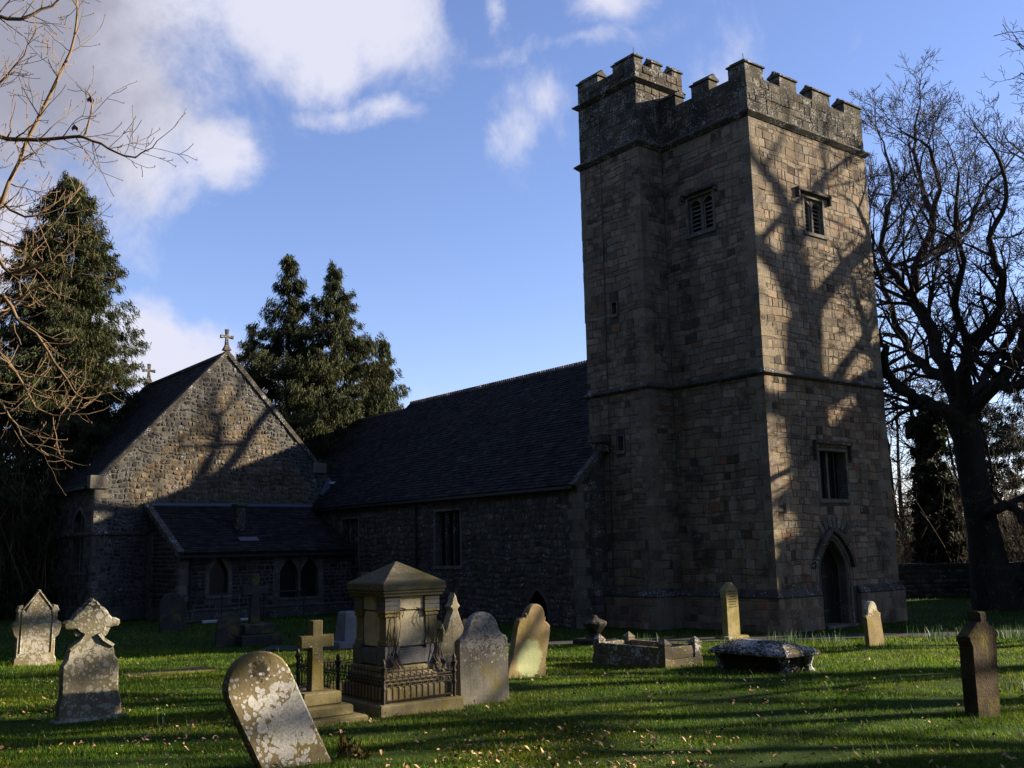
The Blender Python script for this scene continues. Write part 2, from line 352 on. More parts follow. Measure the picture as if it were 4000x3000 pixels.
class Stones:                               # collects stones of one thing, then keeps the largest as parts
    def __init__(s): s.items = []
    def lay(s, pn, outline, holes, course, length, rng, gap=.012, proud=.018, palette=None, rough=.012, mat='ashlar', rounded=False, pad=.0, tintfn=None, wob=0.0, warp=0.0, drop=0.0):
        wp = lambda a, b: b + (warp * (math.sin(1.9 * a + 1.1 * b + 2) + .7 * math.sin(4.7 * a - 1.7 * b) + .45 * math.sin(9.1 * a + 2.3 * b)) if warp and .25 < b - bmn < bt - bmn - .3 else 0)
        b = min(q[1] for q in outline); bt = max(q[1] for q in outline); bmn = b
        amin = min(q[0] for q in outline); amax = max(q[0] for q in outline)
        while b < bt - .03:
            h = rng.uniform(*course)
            if bt - b - h < course[0] * .6: h = bt - b
            sp = sorted(x for x in (hh.span(b, b + h, pad) for hh in holes) if x)
            a = amin; ints = []
            for s0, s1 in sp + [(amax, amax)]:
                if s0 - a > .06: ints.append((a, s0))
                a = max(a, s1)
            for i0, i1 in ints:
                a = i0 - (rng.random() * length[0] if i0 == amin else 0)
                while a < i1 - .02:
                    L = rng.uniform(*length)
                    if i1 - a - L < length[0] * .5: L = i1 - a
                    q0, q1 = max(a, i0), a + L
                    g = gap * .5 * rng.uniform(.6, 1.6); j = lambda: rng.uniform(-wob, wob)
                    x0, x1, y0, y1 = q0 + g, q1 - g, b + g, b + h - g
                    if rounded:
                        e = min(x1 - x0, y1 - y0) * rng.uniform(.18, .38); r1, r2, r3, r4 = [e * rng.uniform(.6, 1.3) for _ in range(4)]
                        q = [(x0 + r1, y0 + j()), (x1 - r2, y0 + j()), (x1 + j(), y0 + r2), (x1 + j(), y1 - r3), (x1 - r3, y1 + j()), (x0 + r4, y1 + j()), (x0 + j(), y1 - r4), (x0 + j(), y0 + r1)]
                    else: q = [(x0 + j(), y0 + j()), (x1 + j(), y0 + j()), (x1 + j(), y1 + j()), (x0 + j(), y1 + j())]
                    q = clip_poly(q, outline)
                    if len(q) > 2 and area(q) > .003 and rng.random() >= drop:
                        tn = rng.choice(palette) if palette else (1, 1, 1); k = rng.uniform(.72, 1.28)
                        tn = tuple(c * k for c in tn); cx = sum(z[0] for z in q) / len(q); cy = sum(z[1] for z in q) / len(q)
                        if tintfn: tn = tintfn(cx, cy, tn, rng)
                        hp = proud * rng.uniform(.35, 1.5); ins = min(.028 if rounded else .014, min(x1 - x0, y1 - y0) * .22)
                        q2 = inset(q, ins * rng.uniform(.7, 1.3)); n = len(q)
                        tx, ty = rng.uniform(-rough, rough), rng.uniform(-rough, rough)
                        vs = [pn.pt(z[0], wp(*z), .0) for z in q] + [pn.pt(z[0], wp(*z), max(.004, hp + (z[0] - cx) / max(L, .1) * tx * 2 + (z[1] - cy) / max(h, .1) * ty * 2 + rng.uniform(-.3, .3) * rough)) for z in q2]
                        fs = [(i, (i + 1) % n, n + (i + 1) % n, n + i) for i in range(n)]
                        if rounded:
                            vs.append(pn.pt(cx, wp(cx, cy), hp * 1.35)); fs += [(n + i, n + (i + 1) % n, 2 * n) for i in range(n)]
                        else: fs.append(tuple(range(n, 2 * n)))
                        if pn.flip: fs = [f[::-1] for f in fs]
                        c = pn.pt(cx, cy); cw = c2w(c.x, c.y, c.z); dv = CAMV - cw; nw = Vector((pn.N.x * cc - pn.N.y * cs, pn.N.x * cs + pn.N.y * cc, pn.N.z))
                        s.items.append((area(q) * max(0, dv.normalized().dot(nw)) / dv.length_squared, vs, fs, tn, mat))
                    a += L
            b += h
    def finish(s, parent, name='stone', rest='small_stones', top=300):
        s.items.sort(key=lambda z: -z[0]); rest_mb = {}
        for i, (k, vs, fs, tn, mat) in enumerate(s.items):
            if i < top:
                mb = MB(); mb.add(vs, fs, tn); mb.build(name, M[mat], parent)
            else: rest_mb.setdefault(mat, MB()).add(vs, fs, tn)
        for mat, mb in rest_mb.items(): mb.build(rest, M[mat], parent, kind='stuff')

def slates(pn, outline, sw, sh, rng, parent, top=300, mat='slate'):     # pn: a along the eave, b up the slope
    items = []; b0 = min(q[1] for q in outline); b1 = max(q[1] for q in outline); a0 = min(q[0] for q in outline); a1 = max(q[0] for q in outline)
    row = 0; b = b0
    while b < b1:
        a = a0 - sw * (.5 if row % 2 else 0) + rng.uniform(-.02, .02)
        while a < a1:
            ww = sw * rng.uniform(.88, 1.1); q = clip_poly([(a + .004, b + rng.uniform(-.008, .008)), (a + ww - .004, b + rng.uniform(-.008, .008)), (a + ww - .004, b + sh * 1.25), (a + .004, b + sh * 1.25)], outline)
            if len(q) > 2 and area(q) > .004:
                k = rng.choice((.7, .85, 1, 1, 1.1, 1.25, 1.6)) * rng.uniform(.85, 1.15); tn = (k * rng.uniform(.95, 1.12), k, k * rng.uniform(.95, 1.12))
                lift = rng.uniform(.018, .034)
                vs = [pn.pt(z[0], z[1], .002 + lift * max(0, 1 - (z[1] - b) / (sh * 1.3))) for z in q] + [pn.pt(z[0], z[1], -.01) for z in q]
                n = len(q); fs = [tuple(range(n))] + [((i + 1) % n, i, n + i, n + (i + 1) % n) for i in range(n)]
                if pn.flip: fs = [f[::-1] for f in fs]
                c = pn.pt(*q[0]); cw = c2w(c.x, c.y, c.z); dv = CAMV - cw; nw = Vector((pn.N.x * cc - pn.N.y * cs, pn.N.x * cs + pn.N.y * cc, pn.N.z))
                items.append((area(q) * max(0, dv.normalized().dot(nw)) / dv.length_squared, vs, fs, tn))
            a += ww
        b += sh; row += 1
    items.sort(key=lambda z: -z[0]); rest = MB()
    for i, (k, vs, fs, tn) in enumerate(items):
        if i < top: mb = MB(); mb.add(vs, fs, tn); mb.build('slate', M[mat], parent)
        else: rest.add(vs, fs, tn)
    if rest.v: rest.build('roof_slates', M[mat], parent, kind='stuff')

def quoins(pn1, pn2, z0, z1, rng, parent, mat='ashlar', a1=0.0, d1=1, a2=0.0, d2=1, sz=(.22, .42), lens=(.55, .30), proud=.016):
    z = z0; k = 0                          # a corner block shows on both panels
    while z < z1 - .08:
        h = min(rng.uniform(*sz), z1 - z); l1, l2 = (lens if k % 2 else lens[::-1]); l1 *= rng.uniform(.8, 1.15); l2 *= rng.uniform(.8, 1.15)
        mb = MB(); kk = rng.uniform(.75, 1.2); mb.tint = (kk, kk * rng.uniform(.95, 1.02), kk * rng.uniform(.88, 1.0))
        pr = proud * rng.uniform(.7, 1.3)
        # outer corner point pushed out along both normals
        c = pn1.pt(a1, z) ; N1, N2 = pn1.N, pn2.N; D1, D2 = pn1.U * d1, pn2.U * d2
        e = .012
        base = [c + N1 * pr + N2 * pr, c + N1 * pr + D1 * l1, c + N1 * (-.06) + D1 * l1, c - N1 * .06 - N2 * .06, c + N2 * (-.06) + D2 * l2, c + N2 * pr + D2 * l2]
        rs = [[q + Vector((0, 0, .006)) for q in base], [q + Vector((0, 0, h - .006)) for q in base]]
        if (base[1] - base[0]).cross(base[5] - base[0]).z < 0: rs = [r_[::-1] for r_ in rs]
        mb.rings(rs); mb.build('quoin', M[mat], parent); z += h; k += 1

# ------------------------------------------------------------------ ground, path, far field
g = MB(); xs = [-400, -200, -90, -50] + [(-36 + i * .9) for i in range(89)] + [52, 90, 200, 400]
ys = [-60, -20, 0] + [4 + i * .55 for i in range(100)] + [66, 75, 90, 120, 200, 500]
rg = random.Random(4)
for y in ys:
    for x in xs:
        n_ = (rg.random() - .5) * .035 if 4 < y < 58 and -36 < x < 44 else 0
        g.v.append((x, y, zg(y, x) + n_ if -36 < x < 44 else zg(y))); g.t.append((1, 1, 1))
nx = len(xs)
for j in range(len(ys) - 1):
    for i in range(nx - 1): g.f.append((j * nx + i, j * nx + i + 1, (j + 1) * nx + i + 1, (j + 1) * nx + i))
mt, t, p = new_mat('lawn_soil', 1.0); oc = t.new('ShaderNodeTexCoord').outputs['Object']
c = t.mix(t.step(t.noise(oc, .7, 6, .65), .35, .65), (.016, .034, .004), (.026, .046, .005)); c = t.mix(t.step(t.noise(oc, 9, 5, .7), .5, .75), c, (.022, .02, .010))
t.put(p.inputs['Base Color'], c); bp = t.new('ShaderNodeBump'); bp.inputs['Strength'].default_value = .6; t.put(bp.inputs['Height'], t.noise(oc, 25, 5, .7)); t.l.new(bp.outputs[0], p.inputs['Normal'])
tag(g.build('ground', mt, smooth=True), kind='structure')
pth = MB(); a_, b_ = [], []
for i in range(31):
    x = -7 + i * .75; yc = 28.5 + .010 * (x - 3) ** 2 * .3 + (.0 if x < 5 else -.03 * (x - 5))
    a_.append((x, yc - .75, zg(yc - .75, x) + .03)); b_.append((x, yc + .75, zg(yc + .75, x) + .03))
pth.add(a_ + b_, [(i, i + 1, 32 + i, 31 + i) for i in range(30)])
tag(pth.build('path', stone_mat('worn_tarmac', (.055, .052, .048), .35, 4, bump=.4), smooth=True), kind='structure')
fl = MB()
fl.add([(-300, 150, -1), (400, 150, -1), (400, 230, 5.6), (-300, 230, 5.0), (400, 420, 7), (-300, 420, 6)], [(0, 1, 2, 3), (3, 2, 4, 5)])
tag(fl.build('hill', plain_mat('pasture', (.09, .15, .04), .9, .4, .05)), kind='structure')

# ------------------------------------------------------------------ church tower
rng = random.Random(11)
Z = Vector((0, 0, 1))
VB, UE, UC, WT = 6.274, 3.733, 6.634, 1.144
tower = church_part('church_tower', label='square battlemented stone church tower with stair turret and belfry louvres', cat='church tower')
west = Panel((0, 0, 0), (1, 0, 0), Z, (0, -1, 0)); north = Panel((0, 0, 0), (0, 1, 0), Z, (-1, 0, 0))
turn = Panel((-WT, 0, 0), (0, 1, 0), Z, (-1, 0, 0)); turw = Panel((0, UE, 0), (1, 0, 0), Z, (0, -1, 0))
Hbw = Hole(2.58, 3.56, 12.55, 13.72); Hbn = Hole(1.62, 2.66, 12.65, 13.87); Hlw = Hole(2.42, 3.82, 3.92, 5.42)
Hdoor = Hole(2.14, 3.42, 0, 1.75, 2.62); Hs1 = Hole(5.05, 5.27, 10.35, 10.75); Hs2 = Hole(4.98, 5.22, 5.72, 6.2)
WTOP = 15.97
rect_ = lambda a0, a1, b0, b1: [(a0, b0), (a1, b0), (a1, b1), (a0, b1)]
sk = MB()
wall_skin(sk, west, rect_(0, VB, 0, 17.3), [Hbw, Hlw, Hdoor]); wall_skin(sk, north, rect_(0, UE, 0, 17.3), [Hbn])
wall_skin(sk, turn, rect_(UE, UC, 0, 18.87), [Hs1, Hs2]); wall_skin(sk, turw, rect_(-WT, 0, 0, 18.87), [])
wall_skin(sk, turw, rect_(0, 1.2, 16.2, 18.87), [])
wall_skin(sk, Panel((VB, 0, 0), (0, 1, 0), Z, (1, 0, 0)), rect_(0, 6.3, 0, 17.3), []); wall_skin(sk, Panel((0, 6.3, 0), (1, 0, 0), Z, (0, 1, 0)), rect_(1.2, VB, 0, 17.3), [])
wall_skin(sk, Panel((0, UC, 0), (1, 0, 0), Z, (0, 1, 0)), rect_(-WT, 1.2, 0, 18.87), []); wall_skin(sk, Panel((1.2, 0, 0), (0, 1, 0), Z, (1, 0, 0)), rect_(UE, UC, 16.2, 18.87), [])
sk.box(.42, VB - .42, .42, 5.9, 16.0, 16.3)
for (x0, x1, y0, y1) in ((.42, VB - .42, .40, .42), (.40, .42, .42, UE), (VB - .42, VB - .40, .42, 5.9), (1.2, VB - .42, 5.88, 5.9)): sk.box(x0, x1, y0, y1, 16.3, 17.3)
sk.box(-WT + .35, .85, UE + .35, UC - .35, 18.0, 18.5)
sk.build('wall', M['mortar'], tower)
PALT = [(1, 1, 1), (1.06, 1.02, .94), (.95, .90, .86), (1.04, .95, .86), (.9, .91, .92), (1.12, 1.08, 1.0), (.96, .88, .82), (.8, .77, .75), (1.0, 1.0, .95), (1.05, .9, .8)]
def tower_tint(a, b, tn, r_):
    if b < 7.6 and r_.random() < .25: tn = (tn[0] * 1.0, tn[1] * .90, tn[2] * .87)
    if r_.random() < .022: tn = (tn[0] * .95, tn[1] * .70, tn[2] * .62)
    if r_.random() < .05: tn = (tn[0] * .5, tn[1] * .5, tn[2] * .52)
    return tn
st = Stones()
kw = dict(course=(.12, .31), length=(.16, .52), rng=rng, palette=PALT, tintfn=tower_tint, pad=.10, wob=.010, gap=.014, rough=.007, proud=.010, warp=.022)
for pn, a0, a1, hs in ((west, .0, VB, [Hbw, Hlw, Hdoor]), (north, 0, UE, [Hbn]), (turn, UE, UC, [Hs1, Hs2]), (turw, -WT, 0, [])):
    st.lay(pn, rect_(a0, a1, 1.2, 7.62), hs, **kw); st.lay(pn, rect_(a0, a1, 7.8, WTOP - .1), hs, **kw)
for pn, a0, a1, zt in ((west, 0, VB, 17.24), (north, 0, UE, 17.24), (turn, UE, UC, 18.14), (turw, -WT, 0, 18.14)):
    st.lay(pn, rect_(a0, a1, WTOP + .13, zt), [], (.2, .34), (.25, .6), rng, palette=PALT, mat='parapet', wob=.012, warp=.012, gap=.01, proud=.012)
st.lay(turn, rect_(UE, UC, 18.36, 18.84), [], (.2, .3), (.25, .6), rng, palette=PALT, mat='parapet'); st.lay(turw, rect_(-WT, 1.2, 18.36, 18.84), [], (.2, .3), (.25, .6), rng, palette=PALT, mat='parapet')
st.lay(turw, rect_(0.02, 1.2, 17.3, 18.14), [], (.2, .3), (.25, .6), rng, palette=PALT, mat='parapet')
for a0, a1 in ((-.13, 1.96), (3.9, VB + .13)): st.lay(Panel((0, -.14, 0), (1, 0, 0), Z, (0, -1, 0)), rect_(a0, a1, 0, .98), [], **{**kw, 'course': (.28, .4), 'pad': 0})
st.lay(Panel((-.14, 0, 0), (0, 1, 0), Z, (-1, 0, 0)), rect_(-.13, UE - .14, 0, .98), [], **kw); st.lay(Panel((-WT - .14, 0, 0), (0, 1, 0), Z, (-1, 0, 0)), rect_(UE - .13, UC, 0, .98), [], **kw)
st.finish(tower)
quoins(west, north, 1.25, 7.6, rng, tower, 'ashlar'); quoins(west, north, 7.82, 15.85, rng, tower, 'ashlar')
EE = Panel((VB, 0, 0), (0, 1, 0), Z, (1, 0, 0)); quoins(west, EE, 1.25, 7.6, rng, tower, a1=VB, d1=-1); quoins(west, EE, 7.82, 15.85, rng, tower, a1=VB, d1=-1)
quoins(turn, Panel((0, UE, 0), (1, 0, 0), Z, (0, -1, 0)), 1.25, 7.6, rng, tower, a1=UE, d1=1, a2=-WT); quoins(turn, turw, 7.82, 15.85, rng, tower, a1=UE)
quoins(turn, Panel((0, UC, 0), (1, 0, 0), Z, (0, 1, 0)), 10.3, 15.85, rng, tower, a1=UC, d1=-1)
# plinth: projecting lower wall with a sloped dark top
def perim(e): return [(VB + e, 6.3), (VB + e, -e), (-e, -e), (-e, UE - e), (-WT - e, UE - e), (-WT - e, UC + e), (1.2, UC + e)]
def band(name, prof, mat, gapdoor=False, per=perim):      # prof: (projection, z) swept round the tower
    segs = [per] if not gapdoor else None
    mb = MB()
    def run(fn):
        rs = [[(x, y, z) for (x, y), z in ((fn(e)[i], z) for e, z in prof)] for i in range(len(fn(0)))]
        n = len(prof)
        for i in range(len(rs) - 1):
            mb.add(rs[i] + rs[i + 1], [(k, k + 1, n + k + 1, n + k) for k in range(n - 1)])
        mb.add(rs[0], [tuple(range(n))]); mb.add(rs[-1], [tuple(range(n))[::-1]])
    if gapdoor:
        run(lambda e: [(VB + e, 6.3), (VB + e, -e), (3.92, -e)]); run(lambda e: [(1.94, -e)] + per(e)[2:])
    else: run(per)
    return mb.build(name, M[mat], tower)
band('plinth', [(-.02, 0), (.14, 0), (.14, .98), (-.02, 1.0)], 'ashlar', True)
band('plinth_moulding', [(-.02, .985), (.15, .985), (.17, 1.03), (.12, 1.12), (.03, 1.24), (-.02, 1.25)], 'string', True)
band('string_course', [(-.02, 7.6), (.04, 7.62), (.12, 7.68), (.12, 7.72), (.02, 7.83), (-.02, 7.83)], 'string')
band('string_course', [(-.02, 15.84), (.04, 15.86), (.17, 15.98), (.17, 16.03), (.02, 16.14), (-.02, 16.14)], 'string')
tper = lambda e: [(1.2, UE - e), (-WT - e, UE - e), (-WT - e, UC + e), (1.2, UC + e)]
band('string_course', [(-.02, 18.14), (.04, 18.15), (.17, 18.25), (.17, 18.29), (.02, 18.38), (-.02, 18.38)], 'string', per=tper)
def merlon(x0, x1, y0, y1, z0, z1, axis):                # saddle-back coped merlon; axis 0: ridge runs along x
    m_ = MB(); k = rng.uniform(.8, 1.15); m_.tint = (k, k, k); e = .015
    m_.box(x0, x1, y0, y1, z0 - .01, z1, .012); o = m_.build('merlon', M['parapet'], tower)
    c_ = MB(); hh = .17; ov = .05
    X0, X1, Y0, Y1 = x0 - ov, x1 + ov, y0 - ov, y1 + ov
    if axis == 0:
        ym = (y0 + y1) / 2; prof = [(Y0, z1), (Y1, z1), (Y1, z1 + .05), (ym + .05, z1 + hh), (ym + .05, z1 + hh + .05), (ym - .05, z1 + hh + .05), (ym - .05, z1 + hh), (Y0, z1 + .05)]
        c_.rings([[(X0, a, b) for a, b in prof][::-1], [(X1, a, b) for a, b in prof][::-1]])
    else:
        xm = (x0 + x1) / 2; prof = [(X0, z1), (X1, z1), (X1, z1 + .05), (xm + .05, z1 + hh), (xm + .05, z1 + hh + .05), (xm - .05, z1 + hh + .05), (xm - .05, z1 + hh), (X0, z1 + .05)]
        c_.rings([[(a, Y0, b) for a, b in prof], [(a, Y1, b) for a, b in prof]])
    c_.build('cap', M['string'], o); return o
TP = .42; ZC, ZM = 17.3, 17.68
for a0, a1 in ((1.73, 2.61), (3.48, 4.44), (5.28, VB)): merlon(a0, a1, 0, TP, ZC, ZM, 0)
for a0, a1 in ((1.50, 2.27), (2.99, UE - .02)): merlon(0, TP, a0, a1, ZC, ZM, 1)
for a0, a1 in ((.5, 1.4), (2.2, 3.1), (4.0, 4.9)): merlon(VB - TP, VB - .004, a0 + .43, a1 + .4, ZC, ZM, 1)
for a0, a1 in ((1.6, 2.6), (3.0, 4.0), (4.4, VB - .5)): merlon(a0, a1, 5.88, 6.29, ZC, ZM, 0)
# tall corner merlon: L-shaped block and hipped cap
def corner_merlon(x0, y0, lx, ly, z0, z1, tp):
    m_ = MB(); pts = [(x0, y0), (x0 + lx, y0), (x0 + lx, y0 + tp), (x0 + tp, y0 + tp), (x0 + tp, y0 + ly), (x0, y0 + ly)]
    m_.rings([[(a, b, z0) for a, b in pts], [(a, b, z1) for a, b in pts]]); o = m_.build('merlon', M['parapet'], tower)
    c_ = MB(); q = [(x0 - .05, y0 - .05), (x0 + lx + .05, y0 - .05), (x0 + lx + .05, y0 + tp + .05), (x0 + tp + .05, y0 + tp + .05), (x0 + tp + .05, y0 + ly + .05), (x0 - .05, y0 + ly + .05)]
    h = tp / 2; r_ = [(x0 + h - .05, y0 + h - .05), (x0 + lx + .05, y0 + h - .05), (x0 + lx + .05, y0 + h + .05), (x0 + h + .05, y0 + h + .05), (x0 + h + .05, y0 + ly + .05), (x0 + h - .05, y0 + ly + .05)]
    c_.rings([[(a, b, z1) for a, b in q], [(a, b, z1 + .05) for a, b in q], [(a, b, z1 + .17) for a, b in r_], [(a, b, z1 + .21) for a, b in r_]]); c_.build('cap', M['string'], o)
    s_ = MB(); s_.tube([(x0 + h, y0 + h, z1 + .2), (x0 + h, y0 + h, z1 + .42)], .012, 5, True); s_.build('spike', M['iron'], o)
corner_merlon(0, 0, .9, .69, ZC, 17.68, TP)
corner_merlon(-WT, UE, .38, 1.06, 18.86, 19.1, .37)
merlon(-.29, .19, UE, UE + .37, 18.86, 19.08, 0); merlon(-WT, -WT + .37, 5.56, UC, 18.86, 19.12, 1)
merlon(.72, 1.2, UE, UE + .37, 18.86, 19.08, 0); merlon(.83, 1.2, UE + .8, UC - .5, 18.86, 19.04, 1); merlon(-.6, .4, UC - .37, UC - .004, 18.86, 19.04, 0)

def reveal(mb, pn, h, depth, hout=.0, n=7, sill=True):
    ol = h.outline(n); path = ol + ([ol[0]] if sill else [])
    for q0, q1 in zip(path, path[1:]): mb.add([pn.pt(*q0, hout), pn.pt(*q1, hout), pn.pt(*q1, -depth), pn.pt(*q0, -depth)], [(0, 1, 2, 3)])
def opening(pn, h, depth, parent, name, back='void', frame='dressed', fw=.1, n=7, sill=True):
    o = MB(); reveal(o, pn, h, depth + .02, .0, n, sill)
    ol = h.outline(n)
    fr = o; pn.sweep(fr, ol, fw, -.02, .022)
    if sill: pn.rect(fr, h.a0 - fw, h.a1 + fw, h.b0 - .12, h.b0, -.03, .05, .01)
    ob = fr.build(name, M[frame], parent)
    b = MB(); pn.poly(b, [(h.a0 - .05, h.b0 - .05), (h.a1 + .05, h.b0 - .05), (h.a1 + .05, h.apex + .05), (h.a0 - .05, h.apex + .05)], -depth)
    b.build('backing' if back == 'void' else 'pane', M[back], ob)
    return ob
def hood(pn, h, parent, drop, ext=.2, up=.16):
    mb = MB(); a0, a1, b = h.a0 - ext, h.a1 + ext, h.spring + up
    pn.rect(mb, a0 - .1, a1 + .1, b, b + .11, -.02, .15, .02)
    for aa in (a0 - .1, a1): pn.rect(mb, aa, aa + .1, b - drop, b - .003, -.02, .13, .02)
    mb.build('hood_mould', M['string'], parent)
def belfry(pn, h):
    ob = opening(pn, h, .42, tower, 'window', fw=.12)
    c = (h.a0 + h.a1) / 2; hw = (h.a1 - h.a0) / 2
    mb = MB(); pn.rect(mb, c - .06, c + .06, h.b0, h.spring, -.24, -.06, .02); mb.build('mullion', M['dressed'], ob)
    for s_ in (-1, 1):
        l0, l1 = sorted((c + s_ * .06, c + s_ * (hw - .002))); lh = Hole(l0, l1, h.b0, h.spring - .27, h.spring - .06)
        tr = MB(); ol = lh.outline(6); cap = [(l0, h.spring)] ; top = [q for q in ol if q[1] >= lh.spring - 1e-6]
        for q0, q1 in zip(top, top[1:]): pn.slab(tr, [q0, q1, (q1[0], h.spring), (q0[0], h.spring)], -.2, -.08)
        tr.build('tracery', M['dressed'], ob)
        for i in range(7):
            z = h.b0 + .07 + i * (h.spring - .2 - h.b0) / 7
            sl = MB(); k = rng.uniform(.75, 1.2); sl.tint = (k, k, k)
            sl.add([pn.pt(l0, z, -.16), pn.pt(l1, z, -.16), pn.pt(l1, z + .02, -.155), pn.pt(l0, z + .02, -.155), pn.pt(l0, z + .10, -.32), pn.pt(l1, z + .10, -.32), pn.pt(l1, z + .12, -.315), pn.pt(l0, z + .12, -.315)],
                   [(0, 1, 2, 3), (3, 2, 6, 7), (0, 4, 5, 1), (4, 7, 6, 5), (0, 3, 7, 4), (1, 5, 6, 2)])
            sl.build('louvre_slat', M['louvre'], ob)
        for aa in (l0, l1 - .03):
            sl = MB(); pn.rect(sl, aa, aa + .03, h.b0, h.spring - .25, -.15, -.11); sl.build('louvre_frame', M['louvre'], ob)
    return ob
belfry(west, Hbw); belfry(north, Hbn); hood(west, Hbw, tower, .22, .3, .14); hood(north, Hbn, tower, .12, .12, .10)
lw = opening(west, Hlw, .35, tower, 'window', 'glass', fw=.12)
for k in (1, 2, 3):
    mb = MB(); a = Hlw.a0 + (Hlw.a1 - Hlw.a0) * k / 4 if k != 2 else 3.12
    west.rect(mb, a - (.05 if k == 2 else .012), a + (.05 if k == 2 else .012), Hlw.b0, Hlw.spring, -.33, -.2); mb.build('mullion' if k == 2 else 'glazing_bar', M['dressed' if k == 2 else 'iron'], lw)
for k in range(1, 6):
    mb = MB(); z = Hlw.b0 + k * .26; west.rect(mb, Hlw.a0, Hlw.a1, z - .01, z + .01, -.345, -.325); mb.build('glazing_bar', M['iron'], lw)
hood(west, Hlw, tower, .5, .16, .2)
opening(turn, Hs1, .3, tower, 'window', fw=.06); opening(turn, Hs2, .3, tower, 'window', fw=.06)
# west door: three moulded orders, hood, planks
door = MB(); reveal(door, west, Hdoor, .55, .0, 9, False)
door.build('door_reveal', M['dressed'], tower)
for k, (gr, h0, h1) in enumerate(((.0, -.36, -.26), (.09, -.26, -.14), (.18, -.14, .02))):
    mb = MB(); base = Hdoor.outline(9); pth_ = offset_path(base, gr) if gr else base
    west.sweep(mb, pth_, .10, h0 - .1, h1); mb.build('arch_moulding', M['dressed'], tower)
    mb = MB(); mb.tube([west.pt(a, b, h1 - .02) for a, b in offset_path(base, gr + .02)], .035, 5); mb.build('arch_roll', M['dressed'], tower, smooth=True)
hp = [q for q in Hdoor.outline(9) if q[1] >= 1.60]; hp = offset_path(hp, .30)
mb = MB(); west.sweep(mb, hp, .13, -.02, .14); mb.build('hood_mould', M['string'], tower)
for i in range(7):                                         # relieving arch stones above the door
    an = R(55 + i * 70 / 6); mb = MB(); k = rng.uniform(.6, 1.3); mb.tint = (k, k, k * .95)
    u_ = Vector((math.cos(an), math.sin(an))); v_ = Vector((-u_.y, u_.x)); c0 = Vector((2.95, 2.05))
    q = [c0 + u_ * .98 - v_ * .075, c0 + u_ * .98 + v_ * .075, c0 + u_ * 1.32 + v_ * .095, c0 + u_ * 1.32 - v_ * .095]
    west.slab(mb, [(z.x, z.y) for z in q], -.02, .035, .01); mb.build('voussoir', M['dressed'], tower)
dl = MB(); west.rect(dl, 2.1, 3.5, 0, 2.7, -.62, -.52); dro = dl.build('door', M['dark'], tower)
for i in range(7):
    mb = MB(); a = 2.16 + i * .18; k = rng.uniform(.7, 1.3); mb.tint = (k, k, k); hh = 2.6 - abs(a + .085 - 2.78) * .9
    west.rect(mb, a, a + .172, .03, hh, -.515, -.49, .006); mb.build('plank', M['dark'], dro)
for z in (.45, 1.5):
    mb = MB(); west.rect(mb, 2.16, 3.1, z, z + .06, -.489, -.475); mb.build('strap_hinge', M['iron'], dro)
mb = MB(); west.rect(mb, 2.0, 3.56, 0, .1, -.5, .25, .02); mb.build('threshold', M['dressed'], tower)
mb = MB(); mb.tube([turn.pt(5.66 - .007 * z_, z_, .035) for z_ in range(0, 19, 2)] , .014, 4); mb.build('lightning_conductor', M['iron'], tower)

# ------------------------------------------------------------------ nave
VE, ZE, VR, ZR = -2.379, 4.758, 3.125, 10.018
UNW, UG, UNE = 5.95, 25.034, 36.0
nave = church_part('church_nave', label='long nave with dark slate roof and rubble wall beside the tower', cat='church nave')
nw_ = Panel((VE, 0, 0), (0, 1, 0), Z, (-1, 0, 0)); nww = Panel((0, UNW, 0), (1, 0, 0), Z, (0, -1, 0))
Hn1 = Hole(12.7, 14.36, 2.0, 4.08); Hn2 = Hole(20.5, 21.95, 2.0, 4.05); Hlow = Hole(7.62, 8.66, 0, .55, 1.2)
sk = MB(); wall_skin(sk, nw_, rect_(UNW, UG, 0, ZE), [Hn1, Hn2, Hlow])
pitch = (ZR - ZE) / (VR - VE)
wall_skin(sk, nww, [(VE, 0), (-WT, 0), (-WT, ZE + (-WT - VE) * pitch), (VE, ZE)], [])
wall_skin(sk, Panel((0, UNE, 0), (1, 0, 0), Z, (0, 1, 0)), [(VE, 0), (2 * VR - VE, 0), (2 * VR - VE, ZE), (VR, ZR - .2), (VE, ZE)], [])
wall_skin(sk, Panel((2 * VR - VE, 0, 0), (0, 1, 0), Z, (1, 0, 0)), rect_(6.3, UNE, 0, ZE), []); sk.build('wall', M['mortar'], nave)
PALN = [(1, 1, 1), (1.15, 1.08, .95), (.8, .8, .82), (1.2, 1.15, 1.05), (.9, .82, .74), (.65, .64, .64)]
st = Stones(); st.lay(nw_, rect_(UNW + .45, UG, 0, ZE - .1), [Hn1, Hn2, Hlow], (.13, .29), (.14, .38), rng, .034, .021, PALN, .016, 'rubble', True, .12, None, .022, .035, .03)
st.lay(nww, [(VE + .4, 0), (-WT, 0), (-WT, ZE + (-WT - VE) * pitch - .1), (VE + .4, ZE)], [], (.2, .3), (.25, .5), rng, palette=PALN, mat='rubble')
st.finish(nave)
quoins(nw_, nww, 0, ZE - .1, rng, nave, 'dressed', a1=UNW, lens=(.5, .28))
for h in (Hn1, Hn2):
    ob = opening(nw_, h, .3, nave, 'window', 'glass', fw=.14)
    for k in range(1, 3):
        mb = MB(); a = h.a0 + (h.a1 - h.a0) * k / 3; nw_.rect(mb, a - .05, a + .05, h.b0, h.spring, -.28, -.1, .02); mb.build('mullion', M['string'], ob)
    for k in range(1, 8):
        mb = MB(); z = h.b0 + (h.spring - h.b0) * k / 8; nw_.rect(mb, h.a0, h.a1, z - .008, z + .008, -.295, -.275); mb.build('glazing_bar', M['iron'], ob)
opening(nw_, Hlow, .5, nave, 'doorway', 'void', 'rubble', .12, 7, False)
